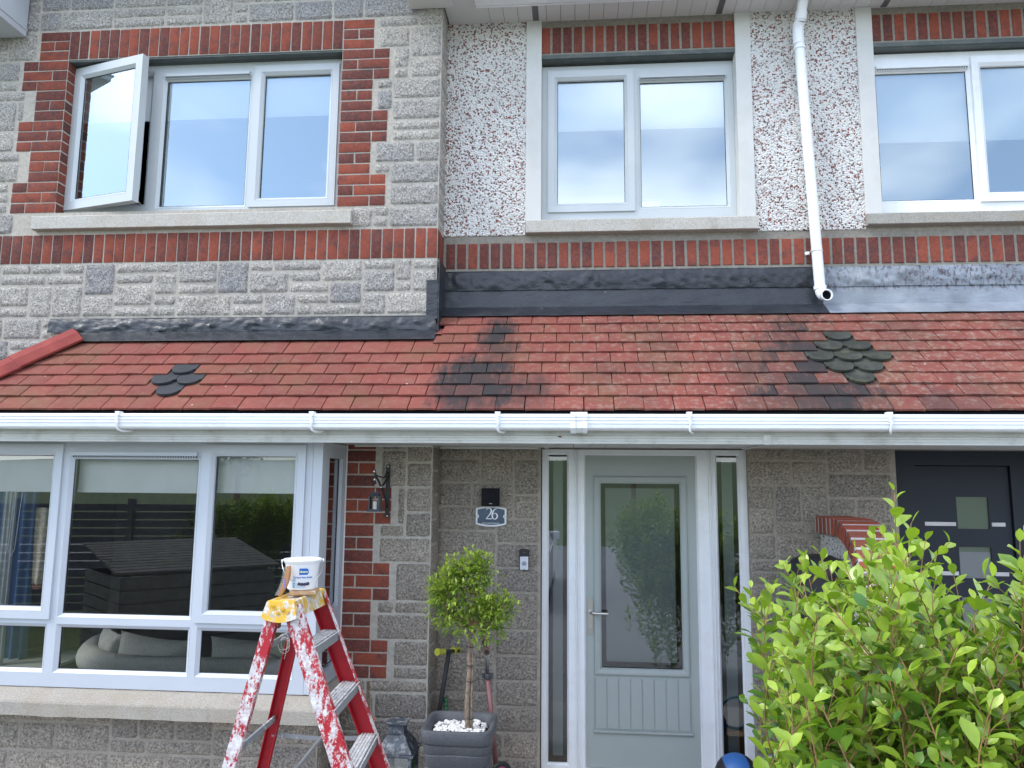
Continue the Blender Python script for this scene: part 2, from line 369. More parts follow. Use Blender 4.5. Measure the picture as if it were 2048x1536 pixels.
def ashlar(mb, x0, x1, z0, z1, gz, f, blocked, cell=.056, seed=1, hw=((1, .42), (2, .5), (3, .08)), wmax=7, **kw):
    rnd = random.Random(seed); nx = int(round((x1-x0)/cell)); nz = int(round((z1-z0)/gz)); occ = [[False]*nx for _ in range(nz)]
    for j in range(nz):
        for i in range(nx):
            cx, cz = x0+(i+.5)*cell, z0+(j+.5)*gz
            if blocked(cx, cz): occ[j][i] = True
    for j in range(nz):
        i = 0
        while i < nx:
            if occ[j][i]: i += 1; continue
            r = rnd.random(); h = 1
            for k, p in hw:
                if r < p: h = k; break
                r -= p
            w = rnd.randint(3, wmax) if h > 1 else rnd.randint(2, wmax)
            if h == 3: w = min(w, 4)
            run = 0
            while run < w and i+run < nx and not occ[j][i+run]: run += 1
            rest = 0
            while i+run+rest < nx and not occ[j][i+run+rest] and rest < 2: rest += 1
            if rest and (i+run+rest >= nx or occ[j][i+run+rest]): run += rest   # leave no slivers
            w = run
            hh = 1
            while hh < h and j+hh < nz and all(not occ[j+hh][i+k] for k in range(w)): hh += 1
            for b in range(hh):
                for k in range(w): occ[j+b][i+k] = True
            t = rnd.random(); t = (t if hh > 1 else t*.45, rnd.random(), 0)
            one_stone(mb, x0+i*cell, x0+(i+w)*cell, z0+j*gz, z0+(j+hh)*gz, 0, f, t, **kw)
            i += w
def soldier(mb, x0, x1, z0, z1, f, pitch=.075, joint=.005, prot=.006):
    n = int(round((x1-x0)/pitch)); p = (x1-x0)/n
    for i in range(n): one_brick(mb, x0+i*p, x0+(i+1)*p, z0, z1, f, btint(), joint, prot)
def quoin(mb, xa, dirn, z0, rows, g, f, widths):
    """toothed brick jamb; dirn=-1 grows to the left of xa"""
    B = .225; zones = []
    for k, w in enumerate(widths):
        for r in range(3):
            j = k*3+r
            if j >= rows: break
            z = z0+j*g; left = w*B; pat = []
            if w == 1.5: pat = [1, .5] if r % 2 == 0 else [.5, 1]
            elif w == 1: pat = [1] if r % 2 == 0 else [.5, .5]
            u = 0
            for q in pat:
                a, b = u, u+q*B; u = b
                if dirn > 0: one_brick(mb, xa+a, xa+b, z, z+g, f, btint())
                else: one_brick(mb, xa-b, xa-a, z, z+g, f, btint())
        zt = z0+min(rows, k*3+3)*g
        zones.append((min(xa, xa+dirn*w*B), max(xa, xa+dirn*w*B), z0+k*3*g, zt))
    return zones
gface = lambda u, d, z: (u, YG-d, z)
rface = lambda u, d, z: (u, YR-d, z)
inzone = lambda zs: (lambda x, z: any(a-.01 < x < b+.01 and c-.01 < z < d+.01 for a, b, c, d in zs))

house = thing('terraced_house', 'house 26 in grey stone with red brick trim, bay window and pale grey front door', 'house', (-1.0, 4.85, 0))
nbr = thing('terraced_house', 'neighbouring house on the right with dark navy front door and white upstairs window', 'house', (2.4, 5.08, 0))

# ---- gable wall of the house
W1 = (-3.632, -1.612, 3.758, 4.903)      # opening of the three-light bedroom window
GZ = (W1[3]-W1[2])/15
BAND = (3.388, 3.600)
BAYH = (-5.6, -1.47, .0, 2.13)
XL = -5.9
mb = MB()
plate(mb, XL, XC, 0, 6.3, [W1, (BAYH[0], BAYH[1], BAYH[2], BAYH[3])], YG, YG+.22, 0)
Z = [ (W1[0], W1[1], W1[2]-.16, W1[3]+.215) ]
zl = quoin(mb, W1[0], -1, W1[2], 15, GZ, gface, [1.5, 1, 1.5, 1, 1.5]); zr = quoin(mb, W1[1], 1, W1[2], 15, GZ, gface, [1.5, 1, 1.5, 1, 1.5])
for xa, d in ((W1[0], -1), (W1[1], 1)):      # top corner blocks beside the soldier head
    for r in range(3):
        for a, b in ([(0, 1)] if r != 1 else [(0, .5), (.5, 1)]):
            u0, u1 = xa+d*a*.225, xa+d*b*.225; one_brick(mb, min(u0, u1), max(u0, u1), W1[3]+r*.0745, W1[3]+(r+1)*.0745, gface, btint())
zc = [(W1[0]-.225, W1[1]+.225, W1[3], W1[3]+.2235)]
soldier(mb, W1[0], W1[1], W1[3]+.002, W1[3]+.2225, gface)
soldier(mb, XL+.01, XC, BAND[0], BAND[1], gface)
ashlar(mb, XC-.056*89, XC, W1[2]-2*GZ, W1[2]+33*GZ, GZ, gface, inzone(zl+zr+zc+[(W1[0]-.28, W1[1]+.09, W1[2]-2*GZ, W1[3])]), seed=11)
ashlar(mb, XC-.056*89, XC, BAND[0]-5*GZ, BAND[0], GZ, gface, lambda x, z: False, seed=5)
ashlar(mb, XC-.056*89, XC-.056*42, BAND[0]-11*GZ, BAND[0]-5*GZ, GZ, gface, lambda x, z: False, seed=15)
# lower part beside the bay
GL = .079; zt = az(722, 973.8, YG)
q0 = zt - 24*GL; xq = -1.475
low = []
pat = [1.5 if k % 2 == 0 else 1 for k in range(9)]
rows = 26
zq = zt-15*GL
low = quoin(mb, xq-.03, 1, zq, 21, GL, gface, [1.5, 1, 1.5, 1, 1.5, 1, 1])
# re-toothed: widths from the bottom (just above the sill) up to the soffit
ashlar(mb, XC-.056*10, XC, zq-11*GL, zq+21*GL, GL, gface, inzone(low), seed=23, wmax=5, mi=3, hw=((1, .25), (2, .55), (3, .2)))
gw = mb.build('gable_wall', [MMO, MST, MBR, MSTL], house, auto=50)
# return of the gable wall down to the recessed wall (blocks seen end-on)
mb = MB(); ret = lambda u, d, z: (XC+d, u, z)
for (za, zb, n, mi) in ((.1, 2.14, 13, 3), (BAND[1], 6.2, 36, 1)):
    h = (zb-za)/n
    for j in range(n): one_stone(mb, YG+.004, YR+.0, za+j*h, za+(j+1)*h, 0, ret, (random.random(), 0, 0), mi=mi, prot=.006, rough=.004)
    if mi == 3: mb.build('wall_return', [MMO, MST, MBR, MSTL], house, auto=50); mb = MB()
for k in range(3): one_brick(mb, YG+.0+k*.0767, YG+(k+1)*.0767, BAND[0], BAND[1], ret, btint(), prot=.003)
for j in range(5): one_stone(mb, YG+.004, YR, BAND[0]-(j+1)*GZ, BAND[0]-j*GZ, 0, ret, (random.random(), 0, 0), prot=.006, rough=.004)
mb.build('wall_return', [MMO, MST, MBR, MSTL], house, auto=50)
# brick reveals of the bedroom window
for s, xx in ((1, W1[0]), (-1, W1[1])):
    mb = MB()
    rv = lambda u, d, z: (xx+s*d, u, z)
    for j in range(15): one_brick(mb, YG-.003, YG+.10, W1[2]+j*GZ, W1[2]+(j+1)*GZ, rv, btint(), joint=.004, prot=.002, mi=0)
    mb.build('brick_reveal', [MBR], house)

# ---- recessed wall, both houses
Z2T = az(1250, 105, YR)                # underside of the soldier heads
ZS2 = az(1280, 434, YR-.05)                             # sill top
ZSOF = az(1250, 37, YR)                # upper soffit
RB = (az(1250, 536, YR), az(1250, 481, YR))   # brick band
ZD = az(1000, 471, YR)                 # bottom of the pebble dash
J = [ax(1052, 250, YR), ax(1083, 250, YR), ax(1474, 250, YR), ax(1505, 250, YR), ax(1720, 250, YR), ax(1753, 250, YR)]
W2 = (J[1]-.012, J[2]+.012, ZS2-.01, Z2T); W3 = (J[5]-.012, J[5]+1.62, ZS2-.01, Z2T)
DO = (-.224, 1.124, 0.0, 2.142); ND = (ax(1795, 1000, YR), 3.25, 0.0, 2.142)
def recessed(h, x0, x1, win, door, jambs, seed):
    mb = MB(); plate(mb, x0, x1, 0, 6.0, [win, door], YR, YR+.22, 0)
    low = [(door[0]-.0, door[1]+.0, 0, 2.2)]
    n = int((x1-x0)/.056)
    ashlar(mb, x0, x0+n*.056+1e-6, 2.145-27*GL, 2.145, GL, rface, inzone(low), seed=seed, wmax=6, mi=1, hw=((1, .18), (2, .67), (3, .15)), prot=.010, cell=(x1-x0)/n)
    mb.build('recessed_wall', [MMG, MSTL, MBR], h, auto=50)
    mb = MB(); mb.box(x0+.002, x1-.002, YR-.002, YR+.01, RB[0]-.01, RB[1]+.035, mi=0)
    soldier(mb, x0+.012, x1-.002, RB[0], RB[1]-.0, lambda u, d, z: (u, YR-.002-d, z), .079, .0088, .006)
    mb.build('brick_band', [MMB, MSTL, MBR], h); mb = MB()
    mb.box(win[0]+.002, win[1]-.002, YR-.002, YR+.012, win[3], ZSOF-.002, mi=0)
    soldier(mb, win[0]+.006, win[1]-.006, win[3]+.004, win[3]+.215, lambda u, d, z: (u, YR-.002-d, z), .0775, .0085, .005)
    mb.build('brick_head', [MMB, MSTL, MBR], h)
    spans = [(a, b) for a, b in ((x0, jambs[0]), (jambs[3], x1)) if b-a > .02]
    for a, b in spans:      # thin dashed render coat with a finely rough face
        mb = MB(); nx, nz = max(2, int((b-a)/.012)), int((ZSOF-ZD)/.012)
        vs = []
        for j in range(nz+1):
            for i in range(nx+1):
                x, z = a+(b-a)*i/nx, ZD+(ZSOF-ZD)*j/nz
                vs.append((x, YR-.010 - .0028*noise.noise(Vector((x*90, z*90, seed))) - .002*noise.noise(Vector((x*25, z*25, 3))), z))
        mb.add(vs, [(j*(nx+1)+i, j*(nx+1)+i+1, (j+1)*(nx+1)+i+1, (j+1)*(nx+1)+i) for j in range(nz) for i in range(nx)])
        mb.box(a, b, YR-.008, YR+.002, ZD-.004, ZD+.01); mb.build('pebble_dash', MDA, h)
    for a, b in ((jambs[0], jambs[1]), (jambs[2], jambs[3])):
        mb = MB(); mb.box(a, b, YR-.022, YR+.09, ZS2-.002, ZSOF-.001); mb.build('window_jamb', MPL, h, bevel=.003)
recessed(house, XC, XP, W2, DO, [J[0], J[1], J[2], J[3]], 41)
recessed(nbr, XP, 4.3, W3, ND, [J[4], J[5], W3[1]-.012, W3[1]+.11], 77)
# trim of dash right of the neighbour's window is out of frame

# ---- window frames
def frame_mesh(mb, x0, x1, z0, z1, Y, openings, depth=.07, bead=.02, mi=0):
    plate(mb, x0, x1, z0, z1, openings, Y, Y+depth, mi)
    for a, b, c, d in openings:
        k = bead
        o = [(a, Y-.001, c), (b, Y-.001, c), (b, Y-.001, d), (a, Y-.001, d)]; i = [(a+k, Y+.018, c+k), (b-k, Y+.018, c+k), (b-k, Y+.018, d-k), (a+k, Y+.018, d-k)]
        g = [(p[0], Y+.032, p[2]) for p in i]
        mb.add(o+i+g, [(0, 1, 5, 4), (1, 2, 6, 5), (2, 3, 7, 6), (3, 0, 4, 7), (4, 5, 9, 8), (5, 6, 10, 9), (6, 7, 11, 10), (7, 4, 8, 11)], mi=mi)
def pane(name, a, b, c, d, Y, mat, parent):
    mb = MB(); mb.add([(a, Y, c), (b, Y, c), (b, Y, d), (a, Y, d)], [(0, 1, 2, 3)]); o = mb.build(name, mat, parent, recalc=False); return o
def gasket(mb, a, b, c, d, Y, w=.0035):
    for r in ((a, b, c, c+w), (a, b, d-w, d), (a, a+w, c+w, d-w), (b-w, b, c+w, d-w)): mb.box(r[0], r[1], Y, Y+.003, r[2], r[3], mi=1)
def sash(mb, a, b, c, d, Y, w=.052, k=.02):
    """raised opening casement around glass a,b,c,d (glass rectangle)"""
    x0, x1, z0, z1 = a-w-k, b+w+k, c-w-k, d+w+k
    frame_mesh(mb, x0, x1, z0, z1, Y-.016, [(a-k, b+k, c-k, d+k)], depth=.0155, bead=k)
def window(parent, rect, Y, panes, mat, gmat, vents=(), blindz=None, name='window', blindmat=None, skip=()):
    """panes: (glass x0,x1,z0,z1, kind)"""
    mb = MB(); k = .02
    frame_mesh(mb, rect[0], rect[1], rect[2], rect[3], Y, [(a-k, b+k, c-k, d+k) for a, b, c, d, t in panes])
    for q, (a, b, c, d, t) in enumerate(panes):
        if t == 'sash' and q not in skip: sash(mb, a, b, c, d, Y, t and .048)
        if q not in skip: gasket(mb, a, b, c, d, Y+.020)
    w = mb.build(name, [mat, MGA], parent)
    bv = w.modifiers.new('bevel', 'BEVEL'); bv.width = .0022; bv.segments = 2; bv.limit_method = 'ANGLE'; bv.angle_limit = R_(40)
    for q, (a, b, c, d, t) in enumerate(panes):
        if q in skip: continue
        pane('pane', a, b, c, d, Y+.024, gmat, w)
    for (a, b, c) in vents:       # trickle vent: box; raised black strips stand in for the shaded slots
        m2 = MB(); m2.box(a, b, Y+.0-.020, Y+.022, c+.012, c+.034); m2.box(a+.004, b-.004, Y-.012, Y+.02, c, c+.0115)
        n = int((b-a)/.016)
        for i in range(n): m2.box(a+.008+i*.016, a+.018+i*.016, Y-.0135, Y-.012, c+.001, c+.0105, mi=1)
        m2.build('trickle_vent', [mat, MGA], w, bevel=.002)
    return w
def blind(parent, a, b, zb, zt, Y, mat):
    mb = MB(); n = 12
    pts = [(a+(b-a)*i/n, Y+.002*math.sin(i*1.7), z) for z in (zb, zt) for i in range(n+1)]
    mb.add(pts, [(i, i+1, n+2+i, n+1+i) for i in range(n)]); mb.box(a, b, Y-.006, Y+.006, zb-.018, zb)
    return mb.build('roller_blind', mat, parent)

# bedroom window (three lights, left one standing open)
Y1 = 4.94
f1 = (W1[0]-.008, W1[1]-.03, 3.788, 4.888)
g = lambda x0, y0, x1, y1: (ax(x0, (y0+y1)/2, Y1+.02), ax(x1, (y0+y1)/2, Y1+.02))
zt1, zb1 = az(590, 152, Y1+.02), az(585, 397, Y1+.02)
xm0, xm1 = ax(328, 280, Y1+.02), ax(495, 280, Y1+.02)
xr0, xr1 = ax(526, 270, Y1+.02), ax(658, 270, Y1+.02)
ztc, zbc = az(420, 162, Y1+.02), az(405, 412, Y1+.02)
xo0, xo1 = f1[0]+.05, ax(309, 270, Y1)-.045
p1 = [(xo0, xo1-.01, 3.85, 4.825, 'open'), (xm0, xm1, zbc, ztc, 'fixed'), (xr0, xr1, zb1, zt1, 'sash')]
w1 = window(house, f1, Y1, p1, MPG, MGU, vents=[(xm0-.005, xm1+.005, ztc+.012)], skip=(0,))
# sub-part: the open casement, hinged on its left side
ow, oh = (xo1-xo0)+.085, 4.825-3.85+.10
mb = MB(); frame_mesh(mb, 0, ow, 0, oh, 0, [(.06, ow-.06, .06, oh-.06)], depth=.055, bead=.02); gasket(mb, .08, ow-.08, .08, oh-.08, .02)
oc = mb.build('open_casement', [MPG, MGA], w1); pg = pane('pane', .08, ow-.08, .08, oh-.08, .024, MGU, oc)
pg.parent = w1; 
mt = Matrix.Translation((xo0-.04, Y1-.012, 3.85-.045)) @ Matrix.Rotation(-R_(15), 4, 'Z')
oc.matrix_basis = mt; pg.matrix_parent_inverse = Matrix(); pg.matrix_basis = mt.copy()
oc['label'] = 'opened left casement of the bedroom window'
mb = MB(); hm = mt @ Vector((ow-.06, .075, .05))
mb.tube([hm, (xo1-.02, Y1+.03, 3.84)], .006); mb.tube([mt @ Vector((ow-.02, .07, .1)), mt @ Vector((ow-.02, .07, oh-.1))], .006)
mb.build('stay', simple('steel_stay', (.5, .5, .5), .35, .5, 1), w1)
zbl = az(405, 235, Y1+.06)
blind(w1, f1[0]+.06, f1[1]-.05, zbl, 4.95, Y1+.06, MBLU)
# lintel + sill
mb = MB(); mb.box(W1[0]+.001, W1[1]-.001, YG+.006, YG+.085, W1[3]-.012, W1[3]+.001); mb.box(W1[0]+.001, W1[1]-.001, YG+.06, Y1+.06, f1[3]+.001, W1[3]-.012)
mb.build('lintel', MLI, house)
def sill(parent, x0, x1, zt, zb, yf, yb, mat, notch=True):
    mb = MB(); n = max(8, int((x1-x0)/.05)); prof = [(yb, zt), (yf+.004, zt-.006), (yf, zt-.012), (yf, zb+.003), (yf+.006, zb), (yb, zb)]
    vs = []
    for i in range(n+1):
        x = x0+(x1-x0)*i/n
        for (y, z) in prof:
            r = .0025*noise.noise(Vector((x*14, y*30, z*30))); vs.append((x, y+r, z+r))
    k = len(prof); fs = [(i*k+j, (i+1)*k+j, (i+1)*k+(j+1) % k, i*k+(j+1) % k) for i in range(n) for j in range(k)]
    fs += [tuple(range(k)), tuple(range(n*k, n*k+k))[::-1]]
    mb.add(vs, fs); return mb.build('window_sill', mat, parent)
yf1 = YG-.055
sill(house, ax(63, 440, yf1), ax(701, 432, yf1), az(380, 424, yf1), az(380, 452, yf1), yf1, Y1+.02, MSI)

# small bedroom windows in the recessed wall
Y2 = YR+.08
def gx(px, py): return ax(px, py, Y2+.02)
def gz(px, py): return az(px, py, Y2+.02)
f2 = (J[1]+.001, J[2]-.001, ZS2+.0, az(1280, 128, Y2))
p2 = [(gx(1115, 280), gx(1249, 280), gz(1180, 408), gz(1180, 163), 'sash'), (gx(1281, 280), gx(1451, 280), gz(1366, 413), gz(1366, 164), 'fixed')]
w2 = window(house, f2, Y2, p2, MPG, MGU, vents=[(p2[1][0]-.004, p2[1][1]+.004, p2[1][3]+.01)])
blind(w2, f2[0]+.05, f2[1]-.05, gz(1280, 251), f2[3]+.1, Y2+.055, MBLU)
f3 = (J[5]+.001, W3[1]-.001, ZS2, f2[3]+.005)
p3 = [(gx(1757, 280), gx(1940, 280), gz(1850, 401), gz(1850, 146), 'fixed'), (gx(1967, 260), gx(2130, 260), gz(2010, 386), gz(2010, 134), 'sash')]
p3.append((p3[1][1]+.16, W3[1]-.06, p3[0][2], p3[0][3], 'fixed'))
w3 = window(nbr, f3, Y2, p3, MPW, MGU, vents=[(p3[0][0]-.004, p3[0][1]+.004, p3[0][3]+.01)])
blind(w3, f3[0]+.05, f3[1]-.05, gz(1850, 276), f3[3]+.1, Y2+.055, MBLU)
for h, w in ((house, W2), (nbr, W3)):
    mb = MB(); mb.box(w[0]+.001, w[1]-.001, YR-.006, YR+.006, Z2T-.03, Z2T-.002); mb.box(w[0]+.001, w[1]-.001, YR+.006, Y2+.0, Z2T-.032, Z2T-.022)
    mb.box(w[0]+.001, w[1]-.001, Y2-.004, Y2+.06, f2[3]+.006, Z2T-.0325); mb.build('lintel', MLI, h)
yf2 = YR-.062
sill(house, ax(1051, 450, yf2), ax(1518, 445, yf2), az(1280, 434, yf2), az(1280, 461, yf2), yf2, Y2+.02, MSI)
sill(nbr, ax(1737, 440, yf2), W3[1]+.1, az(1900, 421, yf2), az(1900, 445, yf2), yf2, Y2+.02, mat_conc('stained_concrete_sill', (.36, .34, .30)))

# rooms behind the upstairs windows (plain plastered boxes, open to the window)
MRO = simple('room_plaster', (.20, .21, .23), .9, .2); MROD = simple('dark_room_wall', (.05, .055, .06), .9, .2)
def room(parent, x0, x1, y0, y1, z0, z1, mat, hole):
    mb = MB(); e = .03
    mb.box(x0, x1, y1, y1+e, z0, z1); mb.box(x0-e, x0, y0, y1+e, z0, z1); mb.box(x1, x1+e, y0, y1+e, z0, z1)
    mb.box(x0-e, x1+e, y0, y1+e, z0-e, z0); mb.box(x0-e, x1+e, y0, y1+e, z1, z1+e)
    plate(mb, x0, x1, z0, z1, [hole], y0-.012, y0-.001)
    return mb.build('room', mat, parent)
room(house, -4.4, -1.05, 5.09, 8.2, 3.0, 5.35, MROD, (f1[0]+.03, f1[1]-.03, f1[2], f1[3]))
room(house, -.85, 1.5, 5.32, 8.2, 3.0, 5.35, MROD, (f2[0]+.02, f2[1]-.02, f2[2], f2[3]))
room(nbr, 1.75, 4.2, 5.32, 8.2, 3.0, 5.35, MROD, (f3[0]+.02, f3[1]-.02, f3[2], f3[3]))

# ---- bay window
YBg = YB+.02
bx = lambda px, py: ax(px, py, YBg)
bz = lambda px, py: az(px, py, YBg)
ZBT = 2.14; ZBB = az(300, 1380, YB)
xb1 = -1.475          # outer right corner of the bay
zu0, zu1 = bz(250, 1229), bz(250, 919); zl0, zl1 = bz(250, 1341), bz(250, 1257)
zs0, zs1 = bz(500, 1222), bz(500, 913)
cxl, cxr = (bx(148, 920)+bx(128.6, 1226))/2, (bx(398, 920)+bx(379, 1230))/2
lx = (bx(109, 905)+bx(89, 1209))/2
rx0, rx1 = (bx(435, 912)+bx(415, 1222))/2, (bx(592, 912)+bx(585.5, 1120))/2
lw = cxr-cxl; xbl = lx-.78
pb = [(lx-.60, lx, zs0+.0, zs1, 'sash'), (cxl, cxr, zu0, zu1, 'fixed'), (rx0, rx1, zs0, zs1, 'sash'),
      (lx-.60, cxl-.10, zl0, zl1, 'fixed'), (cxl, cxr, zl0, zl1, 'fixed'), (rx0-.03, rx1+.02, zl0, zl1, 'fixed')]
bay = window(house, (xbl, xb1-.06, ZBB, ZBT), YB, pb, MPB, MGL, vents=[(cxl-.004, cxr+.004, zu1+.010)], name='bay_window')
mb = MB(); mb.box(xb1-.059, xb1, YB-.001, YB+.07, ZBB, ZBT)
mb.build('corner_post', MPB, bay, bevel=.003)
# side light of the bay, running back to the brick wall
mb = MB(); sf = lambda u, d, z: (xb1-.002-d, u, z)
sy0, sy1 = YB+.071, YG-.004
gy0, _ = depth_for_x((665+662)/2-2, 1000, xb1); gy0 = sy0+.085; gy1 = sy1-.085
frs = lambda a, y, b: (xb1-.003-(y), a, b)
frm = MB()
plate(frm, sy0, sy1, ZBB, ZBT, [(gy0-.02, gy1+.02, zs0-.02, zs1+.0), (gy0-.02, gy1+.02, zl0-.02, zl1+.02)], 0, .06, 0, lambda a, y, b: (xb1-.003-y, a, b))
for (c, d) in ((zs0, zs1), (zl0, zl1)):
    for r in ((gy0-.0, gy1, c, c+.004), (gy0, gy1, d-.004, d), (gy0-.02, gy0-.012, c, d), (gy1+.012, gy1+.02, c, d)): frm.box(xb1-.03, xb1-.026, r[0], r[1], r[2], r[3], mi=1)
so = frm.build('side_light', [MPB, MGA], bay, bevel=.002)
mb = MB()
for (c, d) in ((zs0-.02, zs1), (zl0-.02, zl1+.02)): mb.box(xb1-.034, xb1-.030, gy0-.02, gy1+.02, c, d)
mb.build('pane', MGL, bay)
mb = MB(); mb.tube([(xb1+.003, YG-.006, ZBB), (xb1+.003, YG-.006, ZBT)], .006, 6); mb.build('sealant', simple('white_sealant', (.7, .69, .66), .6), house)
blz = bz(270, 980)
blind(bay, cxl-.03, cxr+.03, blz, 2.2, YB+.11, MBL); blind(bay, lx-.66, lx+.03, bz(50, 978), 2.2, YB+.11, MBL); blind(bay, rx0-.03, rx1+.03, bz(500, 981), 2.2, YB+.11, MBL)
# beaded pull chain of the left blind
mb = MB(); x1c, x2c = ax(28, 1000, YB+.15), ax(44, 1000, YB+.15); zc0, zc1 = az(35, 975, YB+.15), az(32, 1112, YB+.15)
mb.tube([(x1c, YB+.15, zc0), (x1c-.01, YB+.15, zc1+.04), ((x1c+x2c)/2-.012, YB+.15, zc1), (x2c-.02, YB+.15, zc1+.04), (x2c, YB+.15, zc0)], .0025, 5)
mb.build('blind_chain', MPW, bay)
# dwarf wall and sill of the bay
YW = YB+.05; ZSB = az(300, 1443, YB-.13)
mb = MB(); plate(mb, -5.4, xb1+.02, 0, ZSB+.02, [], YW, YW+.2, 0)
ashlar(mb, xb1+.02-.056*70, xb1+.02, ZSB-7*GL, ZSB+.0, GL, lambda u, d, z: (u, YW-d, z), lambda x, z: False, seed=63, wmax=7, hw=((1, .2), (2, .7), (3, .1)), mi=1)
for j in range(5): one_stone(mb, YW+.01, YG-.005, ZSB-(j+1)*.11, ZSB-j*.11, 0, lambda u, d, z: (xb1+.022+d, u, z), (random.random(), 0, 0), mi=1)
mb.box(xb1-.18, xb1+.021, YW+.2, YG, 0, ZSB)
mb.build('bay_wall', [MMG, MSTL], house, auto=50)
mb = MB(); yfs = YB-.115; zst = az(300, 1410, yfs)
prof = [(YB+.04, ZBB-.003), (YB-.02, ZBB-.006), (yfs, zst), (yfs-.004, zst-.01), (yfs-.002, ZSB+.004), (yfs+.01, ZSB), (YW+.02, ZSB)]
xe = xb1+.115; pts = []
# the sill is swept along the front and mitred round the corner to the wall
nf = 90
path = [(-5.4+(xe+5.4)*i/nf, 0) for i in range(nf+1)]
k = len(prof); vs = []
for i, (x, _) in enumerate(path):
    for (y, z) in prof:
        xx = x if i < nf else xe-(y-yfs)      # mitre
        r = .004*noise.noise(Vector((x*11, y*20, z*20))) if i < nf else 0
        vs.append((xx, y+r, z+r*.7))
ns = 8
for i in range(1, ns+1):
    for (y, z) in prof:
        t = i/ns; y0 = y; vs.append((xe-(y-yfs), y0 + (YG-y0)*t, z))
fs = [(i*k+j, (i+1)*k+j, (i+1)*k+(j+1) % k, i*k+(j+1) % k) for i in range(nf+ns) for j in range(k)]
mb.add(vs, fs); mb.build('window_sill', MSI2, bay)
# living room
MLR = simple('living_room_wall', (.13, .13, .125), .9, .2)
def living():
    mb = MB(); x0, x1, y0, y1, z0, z1 = -5.35, -1.12, YG+.23, 8.6, .25, 2.45
    mb.box(x0, x1, y1, y1+.03, z0, z1); mb.box(x0-.03, x0, YB+.1, y1, z0, z1); mb.box(x1, x1+.03, y0, y1, z0, z1)
    mb.box(x0, x1, YB+.26, y1, z0-.03, z0); mb.box(x0, x1, YB+.08, y1, z1, z1+.03)
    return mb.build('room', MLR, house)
living()

# ---- front door with side lights
YD = YR+.06
dx = lambda px, py: ax(px, py, YD)
dz = lambda px, py: az(px, py, YD)
XD = [dx(1083.5, 1200), (dx(1170, 910)+dx(1174.5, 1400))/2, (dx(1388, 910)+dx(1402, 1400))/2, dx(1503, 1200)]
ZDT, ZDL, ZD0 = dz(1280, 899.5), dz(1280, 909.5), .115
sg = [(dx(1097.3, 1050), dx(1134, 1050)), (dx(1437, 1050), dx(1478, 1050))]
zg0, zg1 = dz(1116, 1527), dz(1116, 909.5)
mb = MB()
frame_mesh(mb, XD[0], XD[3], .06, ZDT, YD, [(XD[1]-.012, XD[2]+.012, .06-1, ZDL+.004), (sg[0][0]-.012, sg[0][1]+.012, zg0-.012, zg1+.012), (sg[1][0]-.012, sg[1][1]+.012, zg0-.012, zg1+.012)], bead=.012)
for px in (1152, 1157, 1421, 1427.5):      # coupling ribs between door frame and side lights
    x = dx(px, 1100); mb.box(x-.004, x+.004, YD-.012, YD, .07, ZDT-.004)
mb.box(XD[1]-.012, XD[2]+.012, YD-.01, YD+.09, .06, ZD0-.004)
df = mb.build('door_frame', MPW, house, bevel=.003)
for a, b in sg:
    pane('pane', a, b, zg0, zg1, YD+.024, MGL, df); w = (b-a)*.24
    o = pane('frosted_strip', a+w, b-w*.95, zg0+.04, zg1-.035, YD+.0290, MFR, df)
MDG = NT('sage_grey_door'); _w = MDG.noise(7, 5, .6, MDG.scaled((1, 1, 9)))
MDG = MDG.fin(MDG.mix(MDG.ramp(MDG.noise(2, 3), (.3, 0), (.7, 1)), (.345, .38, .36), (.37, .405, .385)), .48, .4, 0, MDG.bump(_w, .12, .004))
mb = MB()
ga = ((dx(1199.5, 967)+dx(1205.6, 1336))/2, (dx(1357, 967)+dx(1368, 1340))/2, dz(1285, 1338), dz(1278, 967.3))
YL = YD+.014
frame_mesh(mb, XD[1], XD[2], ZD0, ZDL, YL, [ga], depth=.05, bead=.0)
bw = .050; o = (ga[0]-bw, ga[1]+bw, ga[2]-bw, ga[3]+bw)       # raised moulding round the glass
prof = [(0, 0), (.006, -.012), (.016, -.016), (.028, -.014), (.040, -.010), (.046, -.002), (.050, .012)]
for (p, q), (r, s_) in zip(prof[:-1], prof[1:]):
    A = [(o[0]+p, o[2]+p), (o[1]-p, o[2]+p), (o[1]-p, o[3]-p), (o[0]+p, o[3]-p)]; B = [(o[0]+r, o[2]+r), (o[1]-r, o[2]+r), (o[1]-r, o[3]-r), (o[0]+r, o[3]-r)]
    mb.add([(x, YL+q, z) for x, z in A]+[(x, YL+s_, z) for x, z in B], [(i, (i+1) % 4, 4+(i+1) % 4, 4+i) for i in range(4)])
zp1, zp0 = dz(1285, 1357), dz(1285, 1462)
xa, xb_ = o[0]+.006, o[1]-.006; n = 8; w = (xb_-xa)/n
for i in range(n): mb.box(xa+i*w+.0028, xa+(i+1)*w-.0028, YL-.0055, YL+.001, zp0+.004, zp1-.008)
for x in (xa-.006, xb_+.002): mb.box(x, x+.004, YL-.0055, YL+.001, zp0+.004, zp1-.008)
mb.prism([(0, 0), (0, -.022), (-.012, -.02), (-.02, -.012), (-.02, -.004), (-.008, 0)], xa-.012, xb_+.014, f=lambda a, b, y: (y, YL+a-.0002, zp0-.004+b))
door = mb.build('front_door', MDG, house, bevel=.0015)
pane('pane', *ga, YL+.010, MGL, door)
i_ = (dx(1212, 1150), dx(1352, 1150), dz(1285, 1326.5), dz(1278, 976.5)); pane('frosted_panel', *i_, YL+.0155, MFR, door)
MSS = simple('brushed_steel', (.50, .49, .47), .32, .5, 1); MSSW = simple('satin_steel', (.45, .42, .38), .4, .5, 1)
